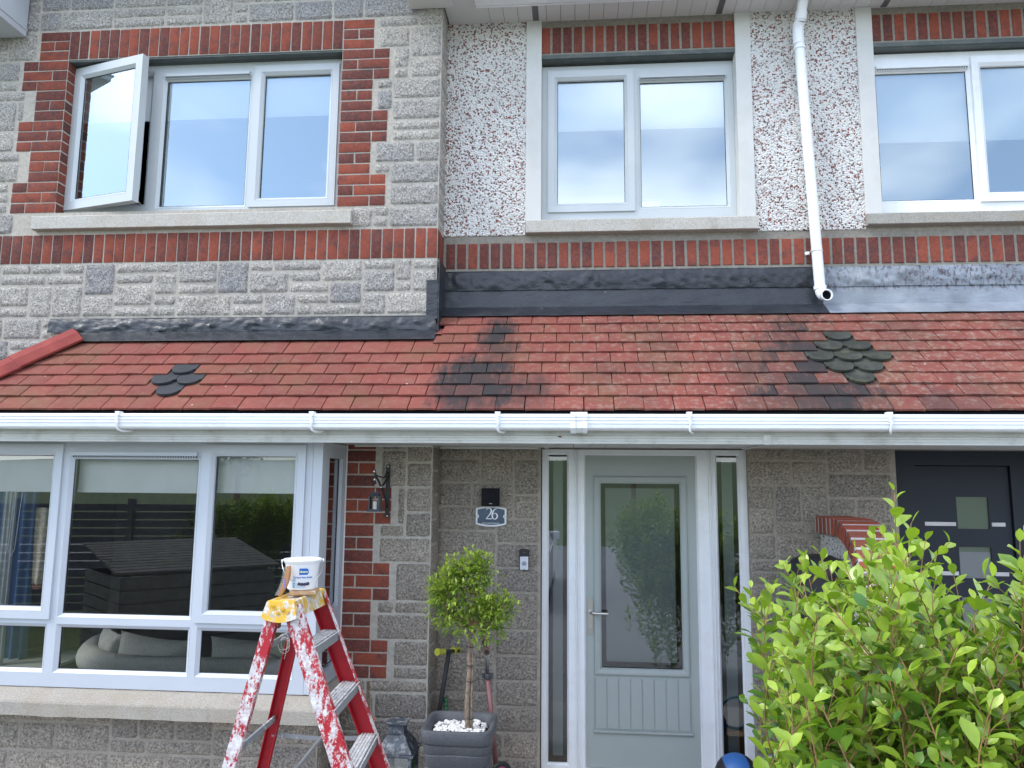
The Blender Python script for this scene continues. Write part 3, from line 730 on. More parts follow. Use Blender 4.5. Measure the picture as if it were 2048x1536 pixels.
def handle(parent, cx, z0, z1, zl, Yf, dirn, mat):
    mb = MB(); r = .016; n = 10
    poly = [(cx+r*math.cos(math.pi*i/n), z1-r+r*math.sin(math.pi*i/n)) for i in range(n+1)] + [(cx+r*math.cos(math.pi+math.pi*i/n), z0+r+r*math.sin(math.pi+math.pi*i/n)) for i in range(n+1)]
    mb.prism(poly, Yf-.009, Yf-.0003, mi=1)
    mb.tube([(cx, Yf-.008, zl), (cx, Yf-.045, zl), (cx+dirn*.012, Yf-.056, zl), (cx+dirn*.115, Yf-.056, zl-.004)], .0095, 12)
    mb.lathe([(.009, 0), (.009, .006), (.003, .0065)], (cx, Yf-.009, (z0+zl)/2-.02), 14, (0, -1, 0)); mb.lathe([(.018, 0), (.018, .007)], (cx, Yf-.008, zl), 18, (0, -1, 0))
    return mb.build('door_handle', [mat, MSSW], parent, auto=40, bevel=.001)
handle(door, dx(1181, 1230), dz(1181, 1270), dz(1179, 1196), dz(1180, 1224), YL, 1, MSS)
# hallway behind the door
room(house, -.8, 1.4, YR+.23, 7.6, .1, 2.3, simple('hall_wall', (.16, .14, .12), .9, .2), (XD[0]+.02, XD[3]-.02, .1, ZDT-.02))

# ---- neighbour's door
MNV = NT('navy_door_paint'); MNV = MNV.fin(MNV.mix(MNV.ramp(MNV.noise(3, 3), (.3, 0), (.7, 1)), (.013, .017, .027), (.018, .022, .034)), .5, .35, 0, MNV.bump(MNV.noise(260, 2), .15, .002))
YN = YR+.13; nx_ = lambda px, py: ax(px, py, YN); nz_ = lambda px, py: az(px, py, YN)
xl, xr = nx_(1842, 1000), nx_(2010, 1000); zt_ = nz_(1930, 942)
mb = MB(); plate(mb, ND[0]-.03, ND[1]+.03, .06, 2.15, [(xl-.035, xr+.035, -1, zt_+.035)], YN-.02, YN+.06, 0)
mb.box(xr+.20, xr+.26, YN-.05, YN-.019, .06, 2.1)
fr_ = mb.build('door_frame', MNV, nbr, bevel=.004)
mb = MB(); sq = []
for (ya, yb) in ((994, 1058), (1094, 1157), (1195, 1257)):
    cy = (ya+yb)/2; x0 = nx_(1914+(cy-1026)*.06, cy); x1 = nx_(1978+(cy-1026)*.065, cy); sq.append((x0, x1, nz_(1946, yb), nz_(1946, ya)))
sq.append((sq[2][0], sq[2][1], sq[2][2]-.33, sq[2][3]-.33))
plate(mb, xl-.03, xr+.03, .1, zt_+.03, sq, YN, YN+.04, 0)
nd = mb.build('front_door', MNV, nbr, bevel=.003)
MSV = simple('silver_inlay', (.55, .52, .53), .5, .4, .4); mb = MB()
for (a, b, c, d) in sq:
    zb_ = c+.018
    for u0, u1 in ((xl+.015, a-.012), (b+.012, xr-.01)): mb = MB(); mb.box(u0, u1, YN-.003, YN+.001, zb_, zb_+.024); mb.build('inlay_strip', MSV, nd)
    pane('pane', a, b, c, d, YN+.006, MGL, nd)
    pane('obscured_backing', a, b, c, d, YN+.02, MFR, nd)
handle(nd, nx_(2041, 1220), nz_(2040, 1290), nz_(2038, 1190), nz_(2040, 1221), YN-.02, -1, MPW)
mb = MB(); mb.box(1.7, 3.4, YN+.1, YN+.12, 0, 2.2); mb.build('hall_wall', MDK, nbr)

# ---- lean-to roof: red tiles, dark patterned diamonds, hip
GA = .1125; S0 = .03; TW = .165
offx = roof_hit(1683, 690).x - (.5*TW*(6 % 2)) - TW/2
XSTEP = ax(868, 665, 4.74)
xt = roof_hit(158, 668).x            # top of the hip
def hip_limit(s): return xt - (0.72-s)*math.cos(TH)*1.0 + .02
def cell(i, x): return int(math.floor((x - offx - .5*TW*(i % 2))/TW))
dark = {}
cR = roof_hit(1683, 690).x; cL = roof_hit(350, 750).x
def nearest(i, x): return cell(i, x)
def diamond(i0, x, rows):   # i0 = course of the top single tile
    for r, cnt in enumerate(rows):
        i = i0-r
        for k in range(cnt):
            xx = x + (k-(cnt-1)/2)*TW; dark[(i, cell(i, xx + (1e-4)))] = True
# centre of each diamond snapped to a tile centre of its top course
def snap(i, x): c = cell(i, x); return offx + .5*TW*(i % 2) + (c+.5)*TW
diamond(6, snap(6, cR), (1, 2, 3, 2, 1)); diamond(3, snap(3, cL), (1, 2, 1))
def tile(mb, x0, x1, s0, i, t, top=None, mi=0):
    L_ = .20; n0, n1 = .025+random.uniform(-.0015, .002), .002; th = .015; g_ = .0022; dx_ = random.uniform(-.0012, .0012); x0 += g_+dx_; x1 -= g_-dx_
    s1 = s0+L_ if top is None else min(s0+L_, top); cam_ = .0022; ds = random.uniform(-.003, .003); n1 = n0+(n1-n0)*(s1-s0)/L_
    vs = []; N = 4
    for (s, nn) in ((s0+ds, n0), (s1, n1)):
        for k in range(N+1):
            x = x0+(x1-x0)*k/N; c = cam_*(1-(2*k/N-1)**2); vs.append(roof_p(x, s, nn+c))
        for k in range(N+1):
            x = x0+(x1-x0)*k/N; c = cam_*(1-(2*k/N-1)**2); vs.append(roof_p(x, s, nn+c-th))
    a = N+1; fs = [(k, k+1, 2*a+k+1, 2*a+k) for k in range(N)] + [(a+k+1, a+k, 3*a+k, 3*a+k+1) for k in range(N)] + [(k+1, k, a+k, a+k+1) for k in range(N)]
    fs += [(0, 2*a, 3*a, a), (N, a+N, 3*a+N, 2*a+N)]
    mb.add(vs, fs, t, mi)
def scale_tile(mb, x0, x1, s0, t):
    w = x1-x0-.004; cx = (x0+x1)/2; n0 = .034; th = .017; sh = .048; L_ = .19; r = w/2-.012; poly = []
    for k in range(13):
        a = math.pi + math.pi*k/12; poly.append((cx+r*math.cos(a), s0+sh+(sh+.004)*math.sin(a)))
    poly += [(cx+w/2, s0+sh+.002), (cx+w/2, s0+L_), (cx-w/2, s0+L_), (cx-w/2, s0+sh+.002)]
    n = len(poly); nn = lambda s: n0+(.003-n0)*(s-s0)/L_
    mb.add([roof_p(x, s, nn(s)) for x, s in poly] + [roof_p(x, s, nn(s)-th) for x, s in poly], [tuple(range(n)), tuple(range(n, 2*n))[::-1]] + [(i, n+i, n+(i+1) % n, (i+1) % n) for i in range(n)], t)
roofs = [MB(), MB()]; scl = [MB(), MB()]
for i in range(9):
    s0 = S0+GA*i-(.016 if i == 0 else 0)
    for c in range(cell(i, -5.2), cell(i, 4.2)):
        x0 = offx + .5*TW*(i % 2) + c*TW; x1 = x0+TW; k = 0 if x0+TW/2 < XP-.03 else 1
        top = None
        if (x0+x1)/2 < XSTEP:
            if s0 > .70: 
                if x1 > XSTEP and i > 5: x0 = XSTEP
                else: continue
            if x1 > XSTEP and i > 5: x0 = XSTEP
            hl = hip_limit(s0+.05)
            if x1 < hl-.0: continue
            x0 = max(x0, hl-.06)
            top = .80
        elif x0 < XSTEP and i > 5: x0 = XSTEP
        if (i, c) in dark: scale_tile(scl[1 if x0 > 0 else 0], x0, x1, s0, (.5, 0, 0)); continue
        tile(roofs[k], x0, x1, s0, i, (random.random()**1.2 + (.25 if k else 0), random.random(), 0), top)
    # under-eave course
for i in range(-1, 0):
    for c in range(cell(1, -5.0), cell(1, 4.2)):
        x0 = offx+.5*TW+c*TW; k = 0 if x0+TW/2 < XP-.03 else 1; tile(roofs[k], x0, x0+TW, S0+.012, 1, (.8, 0, 0), S0+.1) if 0 else None
for k, h in ((0, house), (1, nbr)):
    x0, x1 = (xt-.56, XP) if k == 0 else (XP, 4.2)
    mbx = roofs[k]
    p = [roof_p(x, s, n) for n in (-.05, -.004) for (x, s) in ((x0, -.02), (x1, -.02), (x1, .72 if k == 0 else 1.16), (xt-.0 if k == 0 else x0, .72 if k == 0 else 1.16))]
    mbx.hexa(p, (.5, .5, 0), 1)
    if k == 0: mbx.hexa([roof_p(x, s, n) for n in (-.05, -.004) for (x, s) in ((XSTEP, .70), (x1, .70), (x1, 1.16), (XSTEP, 1.16))], (.5, .5, 0), 1)
    ro = mbx.build('porch_roof', [MTI, MDK], h, bevel=.0012, seg=1)
    if scl[k].v: scl[k].build('scalloped_tiles', MSL if k == 0 else MSLM, ro, bevel=.002)
# hip: half-hexagonal ridge tiles
def hip():
    mb = MB(); T = roof_p(xt+.02, .755, .0); D = Vector((-1, -1, -math.tan(TH))).normalized(); u = Vector((1, -1, 0)).normalized(); v = D.cross(u); v = v if v.z > 0 else -v
    Ls = .40
    for k in range(3):
        a = T + D*(k*Ls-.05) + v*(.018 if k % 2 == 0 else .012); b = T + D*((k+1)*Ls-.035) + v*(.018 if k % 2 == 0 else .012)
        pr = [(-.115, -.02), (-.085, .035), (-.035, .07), (.035, .07), (.085, .035), (.115, -.02)]; inn = [(x*.86, y-.014) for x, y in pr][::-1]
        poly = pr+inn; n = len(poly)
        vs = [a+u*x+v*y for x, y in poly] + [b+u*x*1.0+v*y for x, y in poly]
        mb.add(vs, [(i, (i+1) % n, n+(i+1) % n, n+i) for i in range(n)] + [(i, i+1, n-2-i, n-1-i) for i in range(5)] + [(n+i, n+i+1, 2*n-2-i, 2*n-1-i) for i in range(5)], (.1, .5, 0))
        if k == 0: mb.add([a+u*x+v*y-D*.002 for x, y in pr], [tuple(range(6))], (.1, .5, 0))
    q = NT('ridge_tile_red'); mm = q.fin(q.mix(q.ramp(q.noise(9, 5), (.3, 0), (.7, 1)), (.24, .05, .045), (.34, .075, .06)), .85, .3, 0, q.bump(q.noise(150, 4), .7, .003))
    mb.build('hip_ridge', mm, house, bevel=.004)
    mb = MB()      # hipped end slope, facing left
    E0 = roof_p(xt-.56, -.02, 0); tp = roof_p(xt, .74, 0)
    mb.add([E0, (E0.x, 4.9, E0.z), (tp.x, 4.9, tp.z), tp], [(0, 1, 2, 3)], (.4, .5, 0)); mb.build('hip_slope', MTI, house)
hip()

# ---- lead flashings
def sheet(mb, pts_rows, nx, amp, seed, x0, x1, t=.0025):
    """pts_rows: list of (y,z,outward y/z wobble weight)"""
    vs = []; m_ = len(pts_rows)
    for i in range(nx+1):
        x = x0+(x1-x0)*i/nx
        for j, (y, z, w) in enumerate(pts_rows):
            a = noise.noise(Vector((x*9, j*1.7, seed)))*amp*w + noise.noise(Vector((x*28, j*3.1, seed+5)))*amp*.5*w
            e = noise.noise(Vector((x*5, seed, 9)))*.003
            vs.append((x, y-abs(a)-.001, z+e))
    mb.add(vs, [(i*m_+j, (i+1)*m_+j, (i+1)*m_+j+1, i*m_+j+1) for i in range(nx) for j in range(m_-1)])
def lerp_rows(a, b, n, w): return [(a[0]+(b[0]-a[0])*k/n, a[1]+(b[1]-a[1])*k/n, w*math.sin(math.pi*k/n)+.12) for k in range(n+1)]
zfA, zfB = az(1250, 541, YR), az(1250, 579, YR)
jun = ZE+(YR-YE)*math.tan(TH); zfC = az(1250, 612, YR-.03)
apb = roof_p(0, 1.03, .027); apt = (YR-.028, zfC)
def flash_right(x0, x1, mat, h, seed, cuts):
    mb = MB(); xs = [x0]+cuts+[x1]
    for a, b in zip(xs[:-1], xs[1:]):
        nx = int((b-a)/.014)
        sheet(mb, lerp_rows((YR-.012, zfA), (YR-.016, zfB), 7, 1), nx, .032, seed+a, a, b+.01)
        mb.box(a, b, YR-.014, YR-.001, zfA-.002, zfA+.004)
    sheet(mb, lerp_rows((YR-.006, zfB+.02), (YR-.024, zfC), 6, .5), int((x1-x0)/.02), .007, seed+3, x0, x1)
    sheet(mb, lerp_rows(apt, (apb.y, apb.z), 5, .35), int((x1-x0)/.02), .006, seed+7, x0, x1)
    e = [(x0+(x1-x0)*i/60, apb.y-.001, apb.z+noise.noise(Vector((i*.3, seed, 0)))*.003) for i in range(61)]
    mb.tube(e, .003, 5)
    return mb.build('lead_flashing', mat, h, smooth=True)
XF = ax(1652, 600, 5.0)
fb = flash_right(XC+.004, XF, MLB, house, 3.0, [ax(1500, 560, YR)]); fb['label'] = 'flashing painted black'
fg = flash_right(XF+.001, 4.2, MLG, nbr, 9.0, [ax(1840, 560, YR)]); fg['label'] = 'bare grey lead flashing'
zga = az(500, 636, YG); jg = ZE+(YG-YE)*math.tan(TH)
apl = roof_p(0, .745, .027)
mb = MB(); gx0, gx1 = ax(102, 650, YG), ax(868, 650, YG)
for a, b in ((gx0, ax(425, 650, YG)), (ax(425, 650, YG), gx1)):
    sheet(mb, lerp_rows((YG-.012, zga), (YG-.03, jg-.0), 7, 1), int((b-a)/.014), .026, 2+a, a, b+.008); mb.box(a, b, YG-.014, YG-.001, zga-.002, zga+.004)
sheet(mb, lerp_rows((YG-.022, jg+.006), (apl.y, apl.z), 5, .3), 150, .006, 8, xt-.03, XSTEP+.004)
mb.tube([(xt-.03+(XSTEP+.03-xt)*i/60, apl.y-.001, apl.z) for i in range(61)], .003, 5)
mb.build('lead_flashing', MLB, house, smooth=True)['label'] = 'lower flashing painted black'
# corner soaker at the step
mb = MB(); cx0 = ax(853, 600, YG-.012); ztop, zbot = az(865, 561, YG), az(865, 637, YG)
mb.hexa([(cx0, YG-.018, zbot), (XC+.014, YG-.018, zbot-.01), (XC+.014, YG-.001, zbot-.01), (cx0, YG-.001, zbot), (cx0-.003, YG-.016, ztop), (XC+.014, YG-.016, ztop+.004), (XC+.014, YG-.001, ztop+.004), (cx0-.003, YG-.001, ztop)])
mb.box(XC+.0145, XC+.022, YG-.018, YR-.013, 2.85, az(885, 538, YR)); mb.hexa([(XC+.004, YG-.02, 2.84), (XC+.03, YG-.02, 2.84), (XC+.03, YR, 3.09), (XC+.004, YR, 3.09), (XC+.004, YG-.02, 2.93), (XC+.02, YG-.02, 2.93), (XC+.02, YR, 3.2), (XC+.004, YR, 3.2)])
mb.build('corner_flashing', MLB, house, bevel=.004)

# ---- fascia, soffit, gutter under the lean-to
ZSF = 2.145
YF = 4.185
zgt, zgb = az(1024, 827.5, 4.06), az(1024, 859, 4.06)
for h, x0, x1 in ((house, xt-.60, XP), (nbr, XP+.001, 4.3)):
    mb = MB()
    mb.prism([(YF, ZSF-.022), (YF-.012, ZSF-.022), (YF-.014, ZSF-.010), (YF-.006, ZSF-.006), (YF-.006, ZSF+.006), (YF-.012, ZSF+.010), (YF-.012, ZSF+.018), (YF-.002, ZSF+.024), (YF-.002, ZE-.01), (YF+.02, ZE-.01), (YF+.02, ZSF-.022)], x0, x1, f=lambda a, b, y: (y, a, b))
    mb.build('fascia', MPF, h)
    mb = MB(); n = int((x1-x0)/.1)
    for i in range(n): 
        a = x0+(x1-x0)*i/n; mb.box(a+.002, x0+(x1-x0)*(i+1)/n-.001, YF+.021, YR+.0-.001, ZSF, ZSF+.008, mi=0)
    mb.box(x0, x1, YF+.021, YR-.001, ZSF+.0081, ZSF+.012, mi=1)
    mb.build('soffit', [MSO, MDK], h)
mb = MB()
for x, px in ((XD[0]+.035, 0), (XD[3]-.035, 0)): mb = MB(); mb.box(x-.014, x+.014, YF+.02, YR-.02, ZSF-.010, ZSF-.0005); mb.build('soffit_trim', MPF, house, bevel=.002)
mb = MB(); mb.box(-1.42, XC-.0, YG-.022, YG-.012, ZSF-.014, ZSF-.0005); mb.box(XC+.01, XD[0]-.02, YR-.03, YR-.02, ZSF-.014, ZSF-.0005)
mb.build('soffit_trim', MPF, house, bevel=.002)
def gutter(parent, x0, x1, yb, zt, zb, mat, outw=.115):
    yf = yb-outw; H = zt-zb
    out = [(yf, zt), (yf-.002, zt-.004), (yf-.002, zt-.2*H), (yf+.004, zt-.24*H), (yf-.001, zt-.28*H), (yf-.001, zt-.40*H), (yf+.005, zt-.44*H), (yf+.001, zt-.48*H), (yf+.001, zt-.60*H), (yf+.007, zt-.64*H), (yf+.004, zt-.68*H),
           (yf+.006, zt-.86*H), (yf+.014, zt-.95*H), (yf+.03, zt-H), (yb-.02, zt-H), (yb-.004, zt-.85*H), (yb, zt-.1*H), (yb, zt)]
    inn = [(yb-.003, zt), (yb-.006, zt-.8*H), (yb-.02, zb+.006), (yf+.032, zb+.006), (yf+.014, zt-.8*H), (yf+.010, zt-.1*H), (yf+.008, zt)]
    mb = MB(); mb.prism(out+inn, x0, x1, f=lambda a, b, y: (y, a, b)); return mb.build('gutter', mat, parent)
gz0, gz1 = zgt, zgb
g1 = gutter(house, xt-.66, XP, YF-.003, gz0, gz1, MPW); g2 = gutter(nbr, XP+.001, 4.3, YF-.003, gz0, gz1, MPW)
def clip(parent, x, w=.022, extra=0):
    mb = MB(); y = YF-.003-.115; H = gz0-gz1
    mb.box(x-w/2, x+w/2, y-.010, y+.012, gz0-.012, gz0+.009); mb.box(x-w/2-.004, x+w/2+.002, y-.006, y+.03, gz0+.004, gz0+.012)
    mb.tube([(x, y-.007, gz0-.01), (x-.002, y-.006, gz0-.35*H), (x+.004, y-.007, gz0-.5*H), (x-.001, y-.003, gz0-.8*H), (x+.002, y+.008, gz1-.004), (x+.01, y+.03, gz1-.012), (x+.028, y+.075, gz1-.010), (x+.03, YF-.006, gz1-.0)], .0065, 8)
    for k in (.25, .42, .58): mb.tube([(x-w/2, y-.006, gz0-k*H), (x+w/2, y-.006, gz0-k*H-.004)], .004, 6)
    return mb.build('gutter_bracket', MPW, parent, auto=40)
for px in (233, 622, 995, 1380): clip(g1, ax(px, 845, 4.06))
clip(g2, ax(1782, 845, 4.06))
mb = MB(); y = YF-.003-.115; H = gz0-gz1; xu0, xu1 = ax(1141, 845, 4.06), ax(1175, 845, 4.06)
for a, b, e in ((xu0, xu0+.028, .010), (xu0+.0281, xu1-.0251, .004), (xu1-.025, xu1, .010)):
    mb.prism([(y-e, gz0+.006), (y-e-.002, gz0-.2*H), (y-e+.003, gz0-.24*H), (y-e-.001, gz0-.3*H), (y-e-.001, gz0-.42*H), (y-e+.004, gz0-.46*H), (y-e, gz0-.52*H), (y-e, gz0-.9*H), (y-e+.03, gz1-.010-e*.6), (YF-.02, gz1-.010-e*.6), (YF-.003, gz1+.02), (YF-.003, gz0), (y+.012, gz0+.012)], a, b, f=lambda p, q, r: (r, p, q))
mb.build('gutter_union', MPW, g1, bevel=.002)
mb = MB(); xj = ax(1533, 880, YF); mb.box(xj-.02, xj+.02, YF-.018, YF-.0, ZSF-.024, ZSF+.03); mb.build('fascia_joint', MPF, house, bevel=.002)

# ---- upper eaves
for h, x0, x1 in ((house, XC+.01, XP), (nbr, XP+.001, 4.3)):
    mb = MB(); n = int((x1-x0)/.1); yf = 4.875
    for i in range(n): mb.box(x0+(x1-x0)*i/n+.0015, x0+(x1-x0)*(i+1)/n-.0015, yf, YR-.0005, ZSOF, ZSOF+.008)
    mb.box(x0, x1, yf, YR, ZSOF+.0082, ZSOF+.012, mi=1)
    for px in ((1071, 1442) if h is house else (1778,)):
        x = ax(px, 28, 4.98); mb.box(x-.022, x+.022, yf+.004, YR-.012, ZSOF-.003, ZSOF-.0005, mi=2)
        mb.box(x-.03, x-.0225, yf, YR-.006, ZSOF-.005, ZSOF-.0005); mb.box(x+.0225, x+.03, yf, YR-.006, ZSOF-.005, ZSOF-.0005)
    mb.build('eaves_soffit', [MSO, MDK, simple('vent_grey', (.12, .12, .12), .6)], h)
    mb = MB(); xg = ax(950, 5, 4.8) if h is house else XP+.001
    mb.box(max(x0, xg), x1, yf-.02, yf-.0005, ZSOF-.012, ZSOF+.25); mb.build('eaves_fascia', MPW, h)
    gutter(h, xg, x1, yf-.021, ZSOF+.075, ZSOF-.022, MPW)
mb = MB(); zbx = az(855, 20.5, YG)
mb.box(ax(822, 15, YG), XC+.075, 4.45, YG-.016, zbx, zbx+.2); mb.box(XC+.016, ax(950, 5, 4.85), 4.45, YR-.0, ZSOF-.0006+.0005, ZSOF+.2)
mb.build('boxed_eaves', MSO, house, bevel=.004)
mb = MB(); mb.box(-5.5, ax(27, 45, 4.70), 4.55, YG-.016, az(20, 53, 4.70), 5.6); mb.box(-5.5, ax(27, 45, 4.70)+.008, 4.53, YG-.016, az(20, 53, 4.70)+.045, az(20, 53, 4.70)+.06); mb.build('boxed_eaves', MPB, house, bevel=.006)
MRF = simple('grey_roof_slate', (.09, .09, .10), .8, .3, sc=9)
for h, x0, x1 in ((house, XL, XP), (nbr, XP+.002, 4.3)):
    mb = MB(); yy = YG-.2 if h is house else 4.8
    mb.hexa([(x0, yy, 5.55), (x1, yy, 5.55), (x1, 9.2, 8.2), (x0, 9.2, 8.2), (x0, yy, 5.62), (x1, yy, 5.62), (x1, 9.2, 8.3), (x0, 9.2, 8.3)]); mb.build('main_roof', MRF, h)
    mb = MB(); mb.box(x0, x1, 9.1, 9.2, 0, 8.1); mb.box(x0 if h is house else x1-.1, x0+.1 if h is house else x1, 5.31, 9.1, 0, 5.6); mb.build('rear_wall', MPL, h)

# ---- downpipe
mb = MB(); yp = YR-.085; r = .034
pts = [a3(1596, 62, yp), a3(1640, 575, yp)]; top = pts[0]; bot = pts[1]
mb.tube([top, bot], r, 24, cap=False)
mb.tube([top+Vector((0, 0, -.005)), top+Vector((0, 0, -.10))], r+.003, 24); mb.tube([top+Vector((0, 0, -.0)), top+Vector((0, -.01, .035)), top+Vector((.008, -.03, .055))], r+.003, 24)
e0 = top+Vector((.008, -.03, .05)); mb.tube([e0, e0+Vector((.02, -.135, .30))], r, 24); mb.tube([e0+Vector((.001, -.006, .012)), e0+Vector((.004, -.025, .055))], r+.005, 24)
ds = (bot-top).normalized()
for d0, w in ((.12, .018),): mb.tube([top+ds*d0, top+ds*(d0+w)], r+.006, 24)
sh = bot; mb.tube([sh-ds*.01, sh+ds*.012], r+.006, 24); mb.tube([sh, sh+Vector((.004, -.004, -.03)), sh+Vector((.008, -.022, -.055)), sh+Vector((.014, -.05, -.066)), sh+Vector((.018, -.075, -.068))], r+.002, 24, cap=False)
mouth = sh+Vector((.018, -.075, -.068)); axm = Vector((.1, -1, -.02)).normalized()
dp = mb.build('downpipe', MPW, house, auto=35)
mb = MB(); mb.lathe([(.0, -.012), (r-.002, -.012)], mouth, 24, axm); mb.build('pipe_mouth', MDK, dp)
mb = MB(); mb.lathe([(r-.003, -.02), (r-.003, .002), (r+.004, .002), (r+.004, -.02)], mouth, 24, axm); mb.build('outlet_rim', MPW, dp, smooth=True)
kc = a3(1633, 502, yp); mb = MB(); mb.tube([kc+Vector((r*math.cos(a), r*math.sin(a)*1.0, 0)) for a in [2*math.pi*i/20 for i in range(20)]], .005, 8, closed=True)
mb.box(kc.x-r-.022, kc.x-r, YR-.05, YR-.042, kc.z-.012, kc.z+.008); mb.tube([(kc.x-r-.013, YR-.05, kc.z-.003), (kc.x-r-.013, YR-.008, kc.z-.003)], .006, 8); mb.lathe([(.011, 0), (.011, .006)], (kc.x-r-.02, YR-.048, kc.z-.004), 14, (0, -1, 0)); mb.build('pipe_clip', MPW, dp)
k2 = a3(1596.5, 100, yp); mb = MB(); mb.tube([k2+Vector((-r, -.0, 0)), k2+Vector((-r-.012, .03, -.04)), k2+Vector((-r-.018, .075, -.06))], .006, 8); mb.build('pipe_clip', MPF, dp)
#OBJECTS#
# ================================================================== things in front of the house
def text_mesh(mb, s, size, f, mi=0, align='CENTER', bold=0):
    """flat text filled in; f(u, v) -> point"""
    cu = bpy.data.curves.new('t', 'FONT'); cu.body = s; cu.size = size; cu.align_x = align; cu.resolution_u = 3; cu.offset = bold
    o = bpy.data.objects.new('t', cu); C.objects.link(o); dg = bpy.context.evaluated_depsgraph_get(); me = o.evaluated_get(dg).to_mesh()
    vs = [f(v.co.x, v.co.y) for v in me.vertices]; fs = [tuple(p.vertices) for p in me.polygons]; o.evaluated_get(dg).to_mesh_clear()
    mb.add(vs, fs, mi=mi); bpy.data.objects.remove(o); bpy.data.curves.remove(cu)

# ---- stepladder, spattered with paint
def mat_spatter(name, base, wear):
    q = NT(name); t = q.tint()
    n1 = q.noise(40, 6, .72, q.scaled((1, 1, .4))); n2 = q.noise(90, 5, .75); n3 = q.noise(9, 3, .5)
    h = q.math('ADD', q.math('MULTIPLY', n1, .55), q.math('ADD', q.math('MULTIPLY', n2, .33), q.math('MULTIPLY', n3, .3)))
    th = q.math('SUBTRACT', .95, q.math('MULTIPLY', t[0], .62)); e = q.math('MULTIPLY', q.math('SUBTRACT', h, th), 22, clamp=True)
    c = q.mix(q.ramp(q.noise(14, 3), (.3, 0), (.7, 1)), tuple(x*.8 for x in base), base)
    w = q.mix(q.ramp(q.noise(40, 5, .7), (.4, 0), (.62, 1)), wear, (.70, .69, .67))
    c = q.mix(e, c, w)
    return q.fin(c, q.math('MULTIPLY_ADD', e, .35, .38), .4, 0, q.bump(h, .35, .004))
MRED = mat_spatter('paint_spattered_red_fibreglass', (.42, .012, .022), (.45, .40, .40)); MYEL = mat_spatter('paint_spattered_yellow_plastic', (.72, .42, .025), (.40, .37, .30)); MALU = mat_spatter('paint_spattered_aluminium', (.27, .28, .29), (.44, .43, .42))
YA, YB_ = 3.2, 3.56
lad = thing('step_ladder', 'red fibreglass stepladder spattered with white paint, yellow top cap, aluminium treads', 'ladder', (-1.2, 3.4, 0))
zcap = az(592, 1200, YA)
def along(a, b, z): t = (z-a.z)/(b.z-a.z); return a+(b-a)*t
def ext(p, q, z): return p+(q-p)*((z-p.z)/(q.z-p.z))
Aa, Ab = a3(585, 1222, YA), a3(683, 1536, 3.12); Ba, Bb = a3(643, 1205, YB_), a3(764, 1536, 3.66)
Ca, Cb = a3(546, 1226, YA), a3(456, 1536, 3.12); Da, Db = a3(603, 1208, YB_), a3(528, 1536, 3.66)
RA = []; 
for (p, q, w, inn, t, u) in ((Aa, Ab, .076, 1, .63, .50), (Ba, Bb, .078, -1, .10, .14), (Ca, Cb, .052, 1, .63, .45), (Da, Db, .052, -1, .20, .2)):
    foot = ext(p, q, .015); top = ext(p, q, zcap-.03); RA.append((top, foot)); mb = MB()
    mb.bar(top, foot, w, .004, (1, 0, 0), (t, 0, 0))
    k = (foot-top).normalized(); s = (Vector((1, 0, 0))-k*k.x).normalized(); v = k.cross(s); v = v*(1 if v.y*inn > 0 else -1)
    for sg in (-1, 1):
        o = s*sg*(w/2-.002)+v*.015; mb.bar(top+o, foot+o, .0045, .028, (1, 0, 0), (.66 if sg > 0 and p is Ba else t*.8+.12, 0, 0))
    leg = mb.build('rail', MRED, lad, bevel=.0015)
    mb = MB(); mb.box(foot.x-w*.65, foot.x+w*.65, foot.y-.022, foot.y+.022, 0, .05); mb.build('foot', MGA, leg, bevel=.005)
    leg['label'] = 'rail caked in white paint' if t > .5 else 'mostly clean red rail'
(At, Af), (Bt, Bf), (Ct, Cf), (Dt, Df) = RA
def onl(pr, z): return ext(pr[0], pr[1], z)
z1 = az(679, 1258, 3.58); zt_ = z1
while zt_ > .12:
    a, b = onl(RA[0], zt_), onl(RA[1], zt_); mb = MB(); hw = .040
    y0, y1 = a.y+.004, b.y-.004
    mb.hexa([(a.x-hw, y0, zt_-.012), (a.x+hw, y0, zt_-.012), (b.x+hw, y1, zt_-.012), (b.x-hw, y1, zt_-.012), (a.x-hw, y0, zt_-.004), (a.x+hw, y0, zt_-.004), (b.x+hw, y1, zt_-.004), (b.x-hw, y1, zt_-.004)], (.74, 0, 0))
    for k in range(6):
        o = -hw+.006+k*.0145; mb.hexa([(a.x+o, y0, zt_-.0045), (a.x+o+.009, y0, zt_-.0045), (b.x+o+.009, y1, zt_-.0045), (b.x+o, y1, zt_-.0045), (a.x+o, y0, zt_), (a.x+o+.009, y0, zt_), (b.x+o+.009, y1, zt_), (b.x+o, y1, zt_)], (.72, 0, 0))
    mb.hexa([(a.x+hw-.002, y0, zt_-.045), (a.x+hw+.002, y0, zt_-.045), (b.x+hw+.002, y1, zt_-.045), (b.x+hw-.002, y1, zt_-.045), (a.x+hw-.002, y0, zt_+.0), (a.x+hw+.002, y0, zt_+.0), (b.x+hw+.002, y1, zt_+.0), (b.x+hw-.002, y1, zt_+.0)], (.40, 0, 0))
    mb.build('tread', MALU, lad); zt_ -= .236
for zz in (az(556, 1279, 3.38), az(512, 1470, 3.38), .38):
    a, b = onl(RA[2], zz), onl(RA[3], zz); mb = MB(); mb.bar(a, b, .026, .010, (0, 0, 1), (.5, 0, 0)); mb.build('rear_crossbar', MALU, lad)
zz = az(553, 1472, 3.62)
